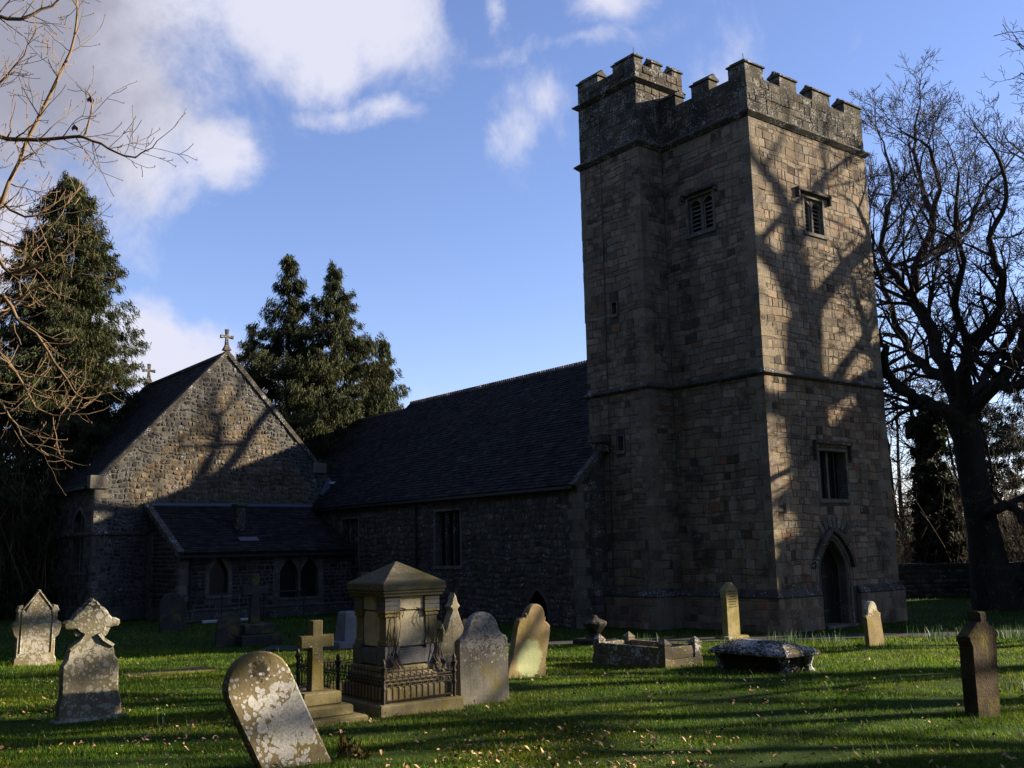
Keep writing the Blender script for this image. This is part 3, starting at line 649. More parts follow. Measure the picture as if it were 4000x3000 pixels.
SL = math.hypot(VR - VE, ZR - ZE); sl_dir = Vector((VR - VE, 0, ZR - ZE)).normalized(); sl_n = Vector((-sl_dir.z, 0, sl_dir.x))
ov = .22
rfp = Panel(Vector((VE, 0, ZE)) - sl_dir * ov + sl_n * .03, (0, 1, 0), sl_dir, sl_n)
mb = MB(); rfp.slab(mb, rect_(UNW, 25.0, 0, SL + ov), -.12, -.02)
sl_d2 = Vector((-(VR - VE), 0, ZR - ZE)).normalized(); sl_n2 = Vector((sl_d2.z, 0, -sl_d2.x)); rf2 = Panel(Vector((2 * VR - VE, 0, ZE)), (0, 1, 0), sl_d2, sl_n2)
rf2.slab(mb, rect_(6.4, 25.0, 0, SL), -.12, .0); roof = mb.build('roof', M['slate'], nave)
slates(rfp, rect_(UNW, 25.0, 0, SL + ov - .06), .30, .17, rng, nave)
mb = MB(); rfp.slab(mb, rect_(25.0, UNE, 0, SL + ov - .22), -.2, -.12); rf2.slab(mb, rect_(25.0, UNE, 0, SL - .2), -.3, -.12); mb.build('chancel_roof', M['slate'], nave)
slates(Panel(rfp.pt(0, 0, -.11), rfp.U, rfp.V, rfp.N), rect_(25.0, UNE, 2.5, SL + ov - .25), .3, .17, rng, nave, top=0)
for i in range(62):                                         # crested ridge tiles
    u0 = 6.1 + i * .305
    mb = MB(); k = rng.uniform(.75, 1.3); mb.tint = (k, k, k); z0 = ZR + .03
    mb.add([(VR - .17, u0, z0 - .15), (VR, u0, z0 + .05), (VR + .17, u0, z0 - .15), (VR - .17, u0 + .297, z0 - .15), (VR, u0 + .297, z0 + .05), (VR + .17, u0 + .297, z0 - .15)], [(0, 3, 4, 1), (1, 4, 5, 2), (0, 1, 2), (3, 5, 4)])
    for j in range(2): mb.box(VR - .018, VR + .018, u0 + .02 + j * .15, u0 + .125 + j * .15, z0 + .03, z0 + .125)
    mb.build('ridge_tile', M['ridge'], nave)
for i in range(26):
    u0 = 25.0 + i * .42; mb = MB(); z0 = ZR - .17
    mb.add([(VR - .17, u0, z0 - .15), (VR, u0, z0 + .05), (VR + .17, u0, z0 - .15), (VR - .17, u0 + .41, z0 - .15), (VR, u0 + .41, z0 + .05), (VR + .17, u0 + .41, z0 - .15)], [(0, 3, 4, 1), (1, 4, 5, 2), (0, 1, 2), (3, 5, 4)]); mb.build('ridge_tile', M['ridge'], nave)
mb = MB(); rfp.slab(mb, rect_(UNW - .16, UNW + .10, -.05, (-WT - VE) / (VR - VE) * SL + ov + .1), -.14, .07, .01); mb.build('verge_coping', M['string'], nave)
mb = MB(); mb.box(-WT - .5, -WT + .02, UNW - .42, UNW + .22, 6.02, 6.3, .03); mb.box(-WT - .34, -WT + .02, UNW - .3, UNW + .16, 5.72, 6.02, .03); mb.build('corbel', M['string'], nave)
gx, gz = VE - .2, ZE - .26
mb = MB(); mb.rings([[(gx - .07, u, gz + .1), (gx - .06, u, gz), (gx + .06, u, gz), (gx + .08, u, gz + .1)] for u in (UNW, 24.95)]); mb.build('gutter', M['iron'], nave)
mb = MB(); mb.tube([(VE - .1, 15.72, ZE - .2), (VE - .07, 15.72, ZE - .5), (VE - .07, 15.72, .1)], .05, 6); mb.build('downpipe', M['iron'], nave)
mb = MB(); mb.box(VR - .2, VR + .2, UNE - .25, UNE + .1, ZR - .35, ZR + .12, .05); mb.lathe([(.1, ZR + .1), (.06, ZR + .25), (.12, ZR + .35), (.02, ZR + .5)], 6, (VR, UNE - .08)); mb.build('finial', M['dressed'], nave)

# ------------------------------------------------------------------ north aisle
aisle = church_part('church_aisle', label='gabled stone aisle topped by a cross, rubble gable facing the lawn', cat='church aisle')
G0, G1, GA, ZK, ZA, UG2 = -12.266, -1.091, -6.68, 5.743, 11.787, 36.12
gp = Panel((0, UG, 0), (1, 0, 0), Z, (0, -1, 0)); an = Panel((G0, 0, 0), (0, 1, 0), Z, (-1, 0, 0))
gout = [(G0, 0), (G1, 0), (G1, ZK), (GA, ZA), (G0, ZK)]
Hl1 = Hole(32.4, 34.0, 2.1, 4.2, 4.75); Hl2 = Hole(26.3, 28.0, 2.0, 4.1, 4.65)
sk = MB(); wall_skin(sk, gp, gout, []); wall_skin(sk, an, rect_(UG, UG2, 0, ZK), [Hl1, Hl2])
wall_skin(sk, Panel((0, UG2, 0), (1, 0, 0), Z, (0, 1, 0)), gout, []); sk.build('wall', M['palemortar'], aisle)
PALG = [(1, 1, 1), (1.15, 1.05, .88), (1.0, .86, .72), (.78, .76, .76), (1.3, 1.2, 1.0), (.6, .57, .54), (1.12, .92, .7), (.9, .86, .83)]
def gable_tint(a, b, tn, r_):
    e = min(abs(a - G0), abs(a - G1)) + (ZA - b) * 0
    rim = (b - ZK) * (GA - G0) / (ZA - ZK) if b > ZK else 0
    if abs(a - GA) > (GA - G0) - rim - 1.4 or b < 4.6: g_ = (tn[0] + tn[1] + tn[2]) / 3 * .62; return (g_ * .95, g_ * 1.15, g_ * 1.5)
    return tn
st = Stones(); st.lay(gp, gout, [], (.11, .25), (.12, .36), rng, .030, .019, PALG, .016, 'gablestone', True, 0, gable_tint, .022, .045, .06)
st.lay(an, rect_(UG + .4, UG2, 0, ZK - .15), [Hl1, Hl2], (.2, .3), (.3, .6), rng, palette=PALN, mat='rubble', pad=.14)
st.finish(aisle)
quoins(gp, an, 0, ZK - .1, rng, aisle, 'dressed', a1=G0, lens=(.6, .32))
for h in (Hl1, Hl2):
    ob = opening(an, h, .3, aisle, 'window', 'glass', fw=.16)
    mb = MB(); c = (h.a0 + h.a1) / 2; an.rect(mb, c - .06, c + .06, h.b0, h.apex - .1, -.28, -.08); mb.build('mullion', M['dressed'], ob)
mb = MB(); gp.rect(mb, -10.05, -9.58, 0, 3.5, 0, .75, .02); mb.add([(-10.05, UG - .75, 3.5), (-9.58, UG - .75, 3.5), (-9.58, UG, 4.6), (-10.05, UG, 4.6)], [(0, 1, 2, 3)]); mb.build('buttress', M['dressed'], aisle)
for pn, a0, a1 in ((gp, G0 - .08, -10.06), (an, UG, UG2)):
    mb = MB(); pn.rect(mb, a0, a1, 3.52, 3.66, -.02, .1, .02); mb.build('string_course', M['string'], aisle)
    mb = MB(); pn.rect(mb, a0, a1, 0, .55, -.02, .12, .03); mb.build('plinth', M['rubble'], aisle)
ASL = math.hypot(GA - G0, ZA - ZK); d1 = Vector((GA - G0, 0, ZA - ZK)).normalized(); n1_ = Vector((-d1.z, 0, d1.x)); d2 = Vector((-d1.x, 0, d1.z)); n2_ = Vector((d1.z, 0, d1.x))
ar1 = Panel(Vector((G0, 0, ZK)) - d1 * .25 + n1_ * -.05, (0, 1, 0), d1, n1_); ar2 = Panel(Vector((G1, 0, ZK)) + n2_ * -.05, (0, 1, 0), d2, n2_)
mb = MB(); ar1.slab(mb, rect_(UG + .3, UG2 - .3, 0, ASL + .2), -.12, -.02); ar2.slab(mb, rect_(UG + .3, UG2 - .3, 0, ASL), -.12, .0); mb.build('roof', M['slate'], aisle)
slates(ar1, rect_(UG + .3, UG2 - .3, 0, ASL + .2), .32, .18, rng, aisle, top=0)
mb = MB(); mb.tube([(GA, UG + .3, ZA - .02), (GA, UG2 - .3, ZA - .02)], .1, 6); mb.build('ridge', M['ridge'], aisle)
def rake(u0, u1):                                           # coping stones up both sides of a gable
    for pn, flip in ((Panel((G0, 0, ZK), (0, 1, 0), d1, n1_), 0), (Panel((G1, 0, ZK), (0, 1, 0), d2, n2_), 1)):
        b = 0.25 if not flip else 1.2
        while b < ASL - .05:
            L = min(rng.uniform(.65, .9), ASL + .04 - b); mb = MB(); k = rng.uniform(.8, 1.2); mb.tint = (k, k, k)
            pn.rect(mb, u0, u1, b, b + L - .012, -.1, .085 + rng.uniform(0, .01), .015); mb.build('coping_stone', M['string'], aisle); b += L
rake(UG - .07, UG + .36); rake(UG2 - .36, UG2 + .07)
mb = MB(); mb.box(G0 - .22, G0 + .5, UG - .09, UG + .4, ZK - .32, ZK + .25, .03); mb.build('kneeler', M['dressed'], aisle)
mb = MB(); mb.box(G1 - 1.25, G1 - .55, UG - .09, UG + .4, ZK + .6, ZK + 1.1, .03); mb.build('kneeler', M['dressed'], aisle)
def gable_cross(u, z, sc):
    mb = MB(); x = GA
    mb.rings([[(x - .2 * sc, u - .16, z), (x + .2 * sc, u - .16, z), (x + .2 * sc, u + .16, z), (x - .2 * sc, u + .16, z)], [(x - .08 * sc, u - .07, z + .3 * sc), (x + .08 * sc, u - .07, z + .3 * sc), (x + .08 * sc, u + .07, z + .3 * sc), (x - .08 * sc, u + .07, z + .3 * sc)]])
    P_ = Panel((x, u, z + .3 * sc), (1, 0, 0), Z, (0, -1, 0)); q = []
    a, b, c, d = .055, .10, .33, .12
    q = [(-b * .9, 0), (b * .9, 0), (a, .30), (a, .36), (c, .31), (c, .31 + d + .05), (a, .46), (d * .75, .78), (-d * .75, .78), (-a, .46), (-c, .31 + d + .05), (-c, .31), (-a, .36), (-a, .30)]
    P_.slab(mb, [(s0 * sc, s1 * sc) for s0, s1 in q], -.07, .07, .012); mb.build('gable_cross', M['string'], aisle)
gable_cross(UG + .12, ZA + .1, .92); gable_cross(UG2 - .12, ZA + .1, 1.0)
mb = MB(); mb.rings([[(G0 - .33, u, ZK - .17), (G0 - .32, u, ZK - .28), (G0 - .2, u, ZK - .28), (G0 - .18, u, ZK - .17)] for u in (UG + .4, UG2)]); mb.build('gutter', M['iron'], aisle)
mb = MB(); mb.tube([(G0 - .26, 31.2, ZK - .25), (G0 - .1, 31.2, ZK - .7), (G0 - .1, 31.2, .1)], .055, 6); mb.build('downpipe', M['iron'], aisle)
mb = MB(); gp.slab(mb, [(-2.0, 5.35), (-1.6, 5.05), (-1.35, 5.55), (-1.65, 6.0)], .02, .2, .02); mb.build('rainwater_head', M['lead'], aisle)
mb = MB(); gp.slab(mb, [(-1.5, 5.0), (-1.2, 5.2), (-1.1, 5.45), (-1.3, 5.3)], .2, .24); gp.rect(mb, -1.5, -1.2, 5.85, 5.95, .02, .2); mb.build('lead_flashing', M['white'], aisle)

# ------------------------------------------------------------------ vestry lean-to
vest = church_part('church_vestry', label='low lean-to stone vestry with pointed windows below the gable', cat='vestry')
V0, UV, ZV, ZVE = -10.017, 21.074, 4.769, 2.803
vp = Panel((0, UV, 0), (1, 0, 0), Z, (0, -1, 0)); vn = Panel((V0, 0, 0), (0, 1, 0), Z, (-1, 0, 0))
Hv1 = Hole(-8.82, -8.02, 1.0, 1.75, 2.5); Hv2 = Hole(-5.78, -4.95, .78, 1.75, 2.4); Hv3 = Hole(-4.83, -4.0, .78, 1.75, 2.4)
sk = MB(); wall_skin(sk, vp, rect_(V0, VE - .03, 0, ZVE), [Hv1, Hv2, Hv3]); wall_skin(sk, vn, [(UV, 0), (UG - .003, 0), (UG - .003, ZV), (UV, ZVE)], []); sk.build('wall', M['palemortar'], vest)
PALV = [(1, 1, 1), (1.2, 1.12, 1.0), (.7, .72, .78), (1.4, 1.3, 1.15), (.85, .8, .72), (1.1, .95, .85)]
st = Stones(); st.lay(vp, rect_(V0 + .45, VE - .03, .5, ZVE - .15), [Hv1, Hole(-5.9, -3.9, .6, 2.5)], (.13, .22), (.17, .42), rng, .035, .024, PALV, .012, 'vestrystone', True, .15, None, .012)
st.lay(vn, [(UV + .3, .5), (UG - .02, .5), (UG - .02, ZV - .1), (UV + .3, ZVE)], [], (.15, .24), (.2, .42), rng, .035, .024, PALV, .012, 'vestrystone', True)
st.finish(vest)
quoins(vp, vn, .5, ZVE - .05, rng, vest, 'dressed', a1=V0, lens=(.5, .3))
opening(vp, Hv1, .25, vest, 'window', 'glass', fw=.15); opening(vp, Hv2, .25, vest, 'window', 'glass', fw=.06); opening(vp, Hv3, .25, vest, 'window', 'glass', fw=.06)
mb = MB(); vp.sweep(mb, [(-5.86, .78), (-5.86, 2.44), (-3.92, 2.44), (-3.92, .78)], .14, -.02, .026); vp.rect(mb, -5.86, -5.72, 2.2, 2.44, -.02, .024); mb.build('window_surround', M['dressed'], vest)
mb = MB(); vp.rect(mb, V0 - .1, VE - .03, 0, .4, -.02, .1, .01); vp.rect(mb, V0 - .1, VE - .03, .4, .47, -.02, .13, .02); mb.build('plinth', M['rubble'], vest)
vd = Vector((0, UG - UV, ZV - ZVE)).normalized(); vnn = Vector((0, -vd.z, vd.y)); VS = math.hypot(UG - UV, ZV - ZVE)
vr = Panel(Vector((0, UV, ZVE)) - vd * .3 + vnn * .04, (1, 0, 0), vd, vnn)
mb = MB(); vr.slab(mb, rect_(V0 - .12, VE - .02, 0, VS + .28), -.12, -.02); mb.build('roof', M['slate'], vest)
slates(vr, rect_(V0 - .12, VE - .02, 0, VS + .2), .3, .17, rng, vest, top=0)
mb = MB(); vr.slab(mb, rect_(V0 - .02, -1.42, VS + .08, VS + .3), -.02, .06, .01); gp.rect(mb, V0, -1.42, ZV + .02, ZV + .12, 0, .04); mb.build('lead_flashing', M['lead'], vest)
mb = MB(); vr.slab(mb, rect_(V0 - .22, V0 + .05, 0, VS + .3), -.14, .07, .01); mb.build('verge_coping', M['string'], vest)
mb = MB(); mb.rings([[(x, UV - .36, ZVE - .2), (x, UV - .35, ZVE - .3), (x, UV - .23, ZVE - .3), (x, UV - .22, ZVE - .2)] for x in (VE - .05, V0 - .2)]); mb.build('gutter', M['iron'], vest)
mb = MB(); mb.tube([(-9.6, UV - .28, ZVE - .25), (-9.6, UV - .07, ZVE - .5), (-9.6, UV - .07, .1)], .05, 6); mb.build('downpipe', M['iron'], vest)
mb = MB(); mb.box(-7.08, -6.68, 22.6, 23.0, 3.3, 4.62, .02); mb.box(-7.14, -6.62, 22.54, 23.06, 4.62, 4.74, .02); ch = mb.build('chimney', M['string'], vest)
mb = MB(); vr.slab(mb, rect_(-7.3, -6.46, .95, 1.3), .0, .05); mb.build('lead_flashing', M['lead'], vest)

# ------------------------------------------------------------------ gravestones
GR = CR
def gmat(name, base, lcol=(.42, .41, .37), amt=.5, scale=7, zlo=None, zhi=None, ochre=.2, patch=None, seed=0.0, dots=.5, stain=None, pits=0.0, band=None):
    mt, t, p = new_mat(name, .93)
    oc = t.new('ShaderNodeTexCoord').outputs['Object']
    sx = t.new('ShaderNodeSeparateXYZ'); t.put(sx.inputs[0], oc)
    na = t.noise(oc, 3.0, 6, .65, .4, 1 + seed); nb = t.noise(oc, 30, 5, .7, 0, 2 + seed)
    c = t.mix(1.0, base, t.math('MAXIMUM', t.math('ADD', t.math('ADD', t.math('MULTIPLY', t.math('SUBTRACT', na, .5), 1.3), t.math('MULTIPLY', t.math('SUBTRACT', nb, .5), .9)), 1.0), .2), 'MULTIPLY')
    if ochre: c = t.mix(t.math('MULTIPLY', t.step(t.noise(oc, 2.2, 4, .6, .3, 5 + seed), .56 - ochre * .3, .72 - ochre * .25), .7), c, (.15, .12, .03))
    rs_ = t.step(t.noise(t.vmath('MULTIPLY', oc, (9, 9, .7)), 1.5, 5, .6, .2, 6 + seed), .52, .70); c = t.mix(t.math('MULTIPLY', rs_, .45), c, t.mix(1.0, c, (.45, .42, .36), 'MULTIPLY'))
    dk = t.step(t.noise(oc, 13, 6, .7, .4, 8 + seed), .60, .70); c = t.mix(t.math('MULTIPLY', dk, .65), c, (.035, .031, .024))
    if stain:
        sm = t.step(t.math('ADD', t.math('SUBTRACT', 1.0, t.math('DIVIDE', t.vmath('DISTANCE', oc, stain[0]), stain[1])), t.math('MULTIPLY', t.math('SUBTRACT', t.noise(oc, 17, 5, .75, .3, 3), .5), 3.4)), .1, .5)
        c = t.mix(t.math('MULTIPLY', sm, .9), c, (.03, .027, .02))
    dn = t.new('ShaderNodeTexNoise'); t.put(dn.inputs['Vector'], oc); dn.inputs['Scale'].default_value = 9; dn.inputs['Detail'].default_value = 3
    wv = t.vmath('ADD', oc, t.vmath('MULTIPLY', t.vmath('SUBTRACT', dn.outputs[1], (.5, .5, .5)), (.06, .06, .06)))
    br = t.math('MULTIPLY', t.math('SUBTRACT', t.noise(oc, 1.8, 3, .5, .2, 7 + seed), .5), 1.6)
    if zlo is not None:
        zz = t.math('DIVIDE', t.math('SUBTRACT', sx.outputs[2], zlo), zhi - zlo)
        br = t.math('ADD', br, t.math('SUBTRACT', t.math('MULTIPLY', zz, 1.2 if zhi > zlo else 1.2), .55))
    if band: br = t.math('ADD', br, t.math('SUBTRACT', band[2], t.vmath('LENGTH', t.vmath('MULTIPLY', t.vmath('SUBTRACT', oc, band[0]), band[1]))))
    lm = None
    for sc, k in ((scale, 1.0), (scale * 2.6, .8)):
        v = t.new('ShaderNodeTexVoronoi'); v.inputs['Scale'].default_value = sc; t.put(v.inputs['Vector'], wv)
        cellr = t.new('ShaderNodeSeparateColor'); t.put(cellr.inputs[0], v.outputs['Color'])
        th = t.math('ADD', t.math('MULTIPLY', cellr.outputs[0], .55), t.math('ADD', br, amt - .62))
        x = t.step(t.math('SUBTRACT', th, t.math('MULTIPLY', v.outputs['Distance'], 1.1 * k)), -.03, .10)
        lm = x if lm is None else t.math('MAXIMUM', lm, x)
    inner = t.mix(t.step(nb, .3, .7), tuple(q * .66 for q in lcol), lcol)
    inner = t.mix(t.step(t.noise(oc, 5.5, 5, .7, .5, 12 + seed), .56, .68), inner, (lcol[0] * .62, lcol[1] * .60, lcol[2] * .48))
    wear = t.step(t.noise(oc, 45, 4, .7, 0, 4 + seed), .36, .56)
    c = t.mix(t.math('MULTIPLY', lm, t.math('ADD', .55, t.math('MULTIPLY', wear, .38))), c, inner)
    if patch:
        pm = t.step(t.math('ADD', t.math('SUBTRACT', 1.0, t.vmath('LENGTH', t.vmath('MULTIPLY', t.vmath('SUBTRACT', oc, patch[0]), patch[1]))), t.math('MULTIPLY', t.math('SUBTRACT', t.noise(oc, 9, 6, .75), .5), 1.0)), .0, .3)
        c = t.mix(t.math('MULTIPLY', pm, .9), c, patch[2])
    t.put(p.inputs['Base Color'], c)
    bp = t.new('ShaderNodeBump'); bp.inputs['Strength'].default_value = .55 + pits; bp.inputs['Distance'].default_value = .015 + pits * .03
    t.put(bp.inputs['Height'], t.math('ADD', t.noise(oc, 22, 6, .7, 0, 3.3), t.math('MULTIPLY', lm, .3))); t.l.new(bp.outputs[0], p.inputs['Normal'])
    return mt

def slab_mb(mb, outline, th, bev=.015, y0=0.0, jit=0.0, r_=None):      # outline (x,z), front at y0 - th/2 facing -Y
    pts = [(a + (r_.uniform(-jit, jit) if jit else 0), b + (r_.uniform(-jit, jit) if jit else 0)) for a, b in outline]
    ar = sum(pts[i - 1][0] * pts[i][1] - pts[i][0] * pts[i - 1][1] for i in range(len(pts)))
    if ar < 0: pts = pts[::-1]
    ins = inset(pts, bev); f, b = y0 - th / 2, y0 + th / 2
    mb.rings([[(x, b, z) for x, z in ins], [(x, b - bev, z) for x, z in pts], [(x, f + bev, z) for x, z in pts], [(x, f, z) for x, z in ins]][::-1])
def arc(cx, cz, r_, a0, a1, n): return [(cx + r_ * math.cos(R(a0 + (a1 - a0) * i / n)), cz + r_ * math.sin(R(a0 + (a1 - a0) * i / n))) for i in range(n + 1)]
def mirror(half): return half + [(-x, z) for x, z in half[::-1] if abs(x) > 1e-6]
def stone(name, outline, th, loc, mat, label, rx=0.0, ry=0.0, rz=GR, bev=.02, jit=0.0, cat='gravestone', sink=.12):
    mb = MB(); ol = [(x, z if z > 1e-6 else -sink) for x, z in outline]; slab_mb(mb, ol, th, bev, 0, jit, rng)
    o = mb.build(name, mat); o.location = (loc[0], loc[1], zg(loc[1], loc[0]) if len(loc) < 3 else loc[2]); o.rotation_euler = (rx, ry, rz)
    return tag(o, label, cat)

# gothic stone, far left
half = [(.47, 0), (.47, .16), (.43, .22), (.43, .62), (.50, .70), (.55, .86), (.53, .98), (.45, 1.04), (.44, 1.20), (.47, 1.27), (.43, 1.38), (.34, 1.40), (.31, 1.28), (.28, 1.25), (.17, 1.48), (.06, 1.67), (.02, 1.75)]
o = stone('gothic_headstone', mirror(half), .17, (-11.4, 24.6), gmat('gothic_headstone_stone', (.20, .165, .10), (.42, .39, .33), .62, 8, seed=1), 'pale gothic headstone with pointed gable and side pinnacles, far left on the lawn', ry=R(1), jit=.008)
gm = o.data.materials[0]
mb = MB()
for s_ in (-1, 1):
    mb.tube([(s_ * .33, -.09, 1.30), (s_ * .02, -.09, 1.70)], .022, 5); mb.tube([(s_ * .34, -.09, .3), (s_ * .34, -.09, 1.25)], .018, 5)
mb.build('moulding', gm, o)
# ornate cross stone
half = [(.40, 0), (.40, .26), (.36, .36), (.355, .78), (.30, .86), (.29, .97), (.25, 1.03), (.13, 1.13), (.10, 1.17), (.17, 1.22), (.19, 1.26), (.33, 1.27), (.36, 1.30), (.36, 1.36), (.30, 1.40), (.26, 1.40), (.20, 1.48), (.11, 1.55), (.09, 1.60), (.03, 1.66), (.0, 1.68)]
half = [(x, z * .93) for x, z in half]
o = stone('ornate_headstone', mirror(half), .15, (-5.62, 13.75), gmat('ornate_headstone_stone', (.19, .165, .105), (.46, .43, .34), .60, 9, seed=2, stain=((0, -.08, 1.55), .22)), 'lichened headstone with flared cross head, nearer of the two at far left', ry=R(-1), jit=.006)
gm = o.data.materials[0]
mb = MB(); slab_mb(mb, arc(0, 1.235, .255, 0, 342, 19), .085, .015); mb.build('disc', gm, o)
mb = MB(); mb.tube([(-.27, -.07, .93), (-.14, -.085, 1.02), (-.08, -.085, 1.1)], .035, 5); mb.tube([(.27, -.07, .93), (.14, -.085, 1.02), (.08, -.085, 1.1)], .035, 5); mb.build('moulding', gm, o)
mb = MB(); mb.box(-.46, .46, -.17, .17, -.15, .05, .03); mb.build('base', gm, o)
# leaning stone in front
ol = [(.31, 0), (.32, .80)] + arc(0, .80, .32, 0, 180, 16)[1:-1] + [(-.32, .80), (-.31, 0)]
o = stone('leaning_headstone', ol, .13, (-2.06, 9.72), gmat('leaning_headstone_stone', (.17, .135, .075), (.52, .50, .46), .55, 9, ochre=.25, seed=3, stain=((.06, -.06, .92), .12), band=((.03, 0, .46), (1.7, 0, 1.25), .72)), 'round-topped headstone leaning hard to the left, splashed with white lichen', ry=R(-24), rx=R(-8), jit=.002, sink=.3)
mb = MB(); r9 = random.Random(3)
for i in range(260):
    s_ = r9.random(); x = -1.70 + s_ * .24 + r9.uniform(-.05, .05); y = 10.02 + r9.uniform(-.1, .1); z = zg(y, x) + .22 * (1 - s_) * r9.random()
    l_ = r9.uniform(.05, .12); d = Vector((r9.uniform(-.3, .7), r9.uniform(-.6, .3), r9.uniform(.2, 1))).normalized() * l_; n_ = Vector((r9.uniform(-1, 1), r9.uniform(-1, 1), 0)).normalized() * .012; k = r9.uniform(.5, 1.5)
    mb.add([(x - n_.x, y - n_.y, z), (x + n_.x, y + n_.y, z), (x + d.x, y + d.y, z + d.z)], [(0, 1, 2)], (k, k * r9.uniform(.7, 1.2), k * .6))
mb.lathe([(.16, zg(10.0) - .05), (.13, zg(10.0) + .06), (.05, zg(10.0) + .14)], 9, (-1.60, 10.03))
tag(mb.build('dead_grass_tuft', M['moss']), 'brown tuft of dead grass at the foot of the leaning headstone', 'grass tuft')
# small stone cross on steps
cro = empty('cross_memorial', (-2.52, 12.98, zg(12.98, -2.5)), GR, label='plain yellowish stone Latin cross on stepped base beside the railed tomb', cat='memorial cross')
cm_ = gmat('cross_memorial_stone', (.155, .128, .062), (.36, .35, .30), .22, 14, seed=4, ochre=.3)
for i, (hw, z0, z1) in enumerate(((.50, -.1, .07), (.36, .07, .20), (.25, .20, .36))):
    mb = MB(); mb.box(-hw, hw, -hw * .9, hw * .9, z0, z1, .02); mb.build('step', cm_, cro)
mb = MB(); slab_mb(mb, [(-.085, .36), (.085, .36), (.075, .88), (.225, .88), (.225, 1.03), (.072, 1.03), (.07, 1.21), (-.07, 1.21), (-.072, 1.03), (-.225, 1.03), (-.225, .88), (-.075, .88)], .14, .01); mb.build('cross', cm_, cro)

# railed pedestal tomb
mz = zg(13.2, -1.7)
mon = empty('pedestal_tomb', (-1.72, 13.15, mz), GR, label='tall pedestal tomb with pyramid cap inside iron railings', cat='tomb')
mm = gmat('pedestal_tomb_stone', (.20, .165, .095), (.36, .34, .26), .30, 12, seed=5, ochre=.45)
mpale = gmat('pedestal_panel_stone', (.40, .345, .225), (.48, .44, .34), .36, 14, seed=6, ochre=.1)
mslate = gmat('pedestal_slate', (.115, .11, .108), (.30, .29, .26), .22, 12, seed=7, ochre=.1)
mcap = gmat('pedestal_cap_stone', (.125, .108, .066), (.36, .34, .27), .30, 12, seed=8, ochre=.25)
cx, cy = .61, .64
def mbox(name, hw, z0, z1, mat, bev=.012, dx=0, dy=0, hy=None):
    mb = MB(); h2 = hy or hw; mb.box(cx + dx - hw, cx + dx + hw, cy + dy - h2, cy + dy + h2, z0, z1, bev); return mb.build(name, mat, mon)
mbox('step', .52, -.1, .34, mm, .02); mbox('step', .475, .34, .50, mm, .03); mbox('step', .435, .50, .58, mm, .02)
mbox('base_block', .40, .58, .80, mslate, .01); mbox('die', .345, .80, 1.48, mm, .01)
for sx_ in (-1, 1):
    for sy_ in (-1, 1):
        mbox('plinth_block', .11, .575, .83, mslate, .012, sx_ * .315, sy_ * .315); mbox('pilaster', .085, .83, 1.20, mm, .008, sx_ * .305, sy_ * .305)
        mbox('pilaster_base', .10, .83, .90, mm, .012, sx_ * .305, sy_ * .305); mbox('pilaster_capital', .105, 1.20, 1.235, mm, .006, sx_ * .305, sy_ * .305); mbox('pilaster_capital', .115, 1.25, 1.285, mm, .008, sx_ * .305, sy_ * .305)
        mbox('neck_block', .095, 1.234, 1.251, mm, 0, sx_ * .305, sy_ * .305)
        for z in (1.285, 1.345, 1.405): mbox('frieze_block', .115, z, z + .057, mslate, .006, sx_ * .305, sy_ * .305)
for dx, dy, hx, hy in ((0, -.355, .215, .02), (-.355, 0, .02, .215)):
    mbox('inscription_panel', hx, .82, 1.27, mpale, .006, dx, dy, hy); mbox('frieze_panel', hx, 1.285, 1.462, mpale, .006, dx * 1.05, dy * 1.05, hy); mbox('base_panel', hx, .60, .78, mslate, .006, dx * 1.16, dy * 1.16, hy)
mbox('cornice', .455, 1.463, 1.50, mcap, .008); mbox('cornice', .475, 1.50, 1.535, mcap, .012)
mb = MB(); h = .50; q = lambda h_, z: [(cx - h_, cy - h_, z), (cx + h_, cy - h_, z), (cx + h_, cy + h_, z), (cx - h_, cy + h_, z)]
mb.rings([q(.47, 1.535), q(.485, 1.55), q(.485, 1.625), q(.47, 1.645), q(.015, 1.91)]); mb.build('pyramid_cap', mcap, mon)
ivy = MB()
for i in range(16):                                         # bare ivy stems on the pilasters and panels
    fx = rng.random() < .6
    a0 = rng.choice((.27, .30, .92, .95, 1.0, 1.02, .4)) ; pts = []
    a = a0
    for k in range(8):
        z = .55 + k * .105; a += rng.uniform(-.035, .035)
        pts.append((a, .215 + rng.uniform(-.004, .004), z) if k > 1 else (a + (.03 if k == 0 else 0), .185 - .05 * (k == 0), z))
    if rng.random() < .5: pts = pts[:rng.randint(4, 7)]
    ivy.tube(pts, [.008 - .0008 * k for k in range(len(pts))], 4)
for i in range(8):
    z = rng.uniform(.8, 1.4); a = rng.uniform(.3, .95); ivy.tube([(a, .245, z), (a + rng.uniform(-.1, .1), .24, z + .08), (a + rng.uniform(-.15, .15), .245, z + .12)], .005, 3)
ivy.build('ivy_stems', M['twig'], mon)
EV, EUL = 1.25, 2.6
rail = empty('tomb_railing', (-1.72, 13.15, mz), GR, label='rusty cast iron railing with fleur finials on a stone kerb round the pedestal tomb', cat='railing')
for (x0, x1, y0, y1) in ((0, EV, 0, .17), (0, EV, EUL - .17, EUL), (0, .17, .17, EUL - .17), (EV - .17, EV, .17, EUL - .17)):
    mb = MB(); mb.box(x0 + .002, x1 - .002, y0 + .002, y1 - .002, -.15, .14, .02); mb.build('kerb', mm, rail)
M['rail'] = plain_mat('rusty_iron', (.05, .034, .024), .75, .5, 20, .35)
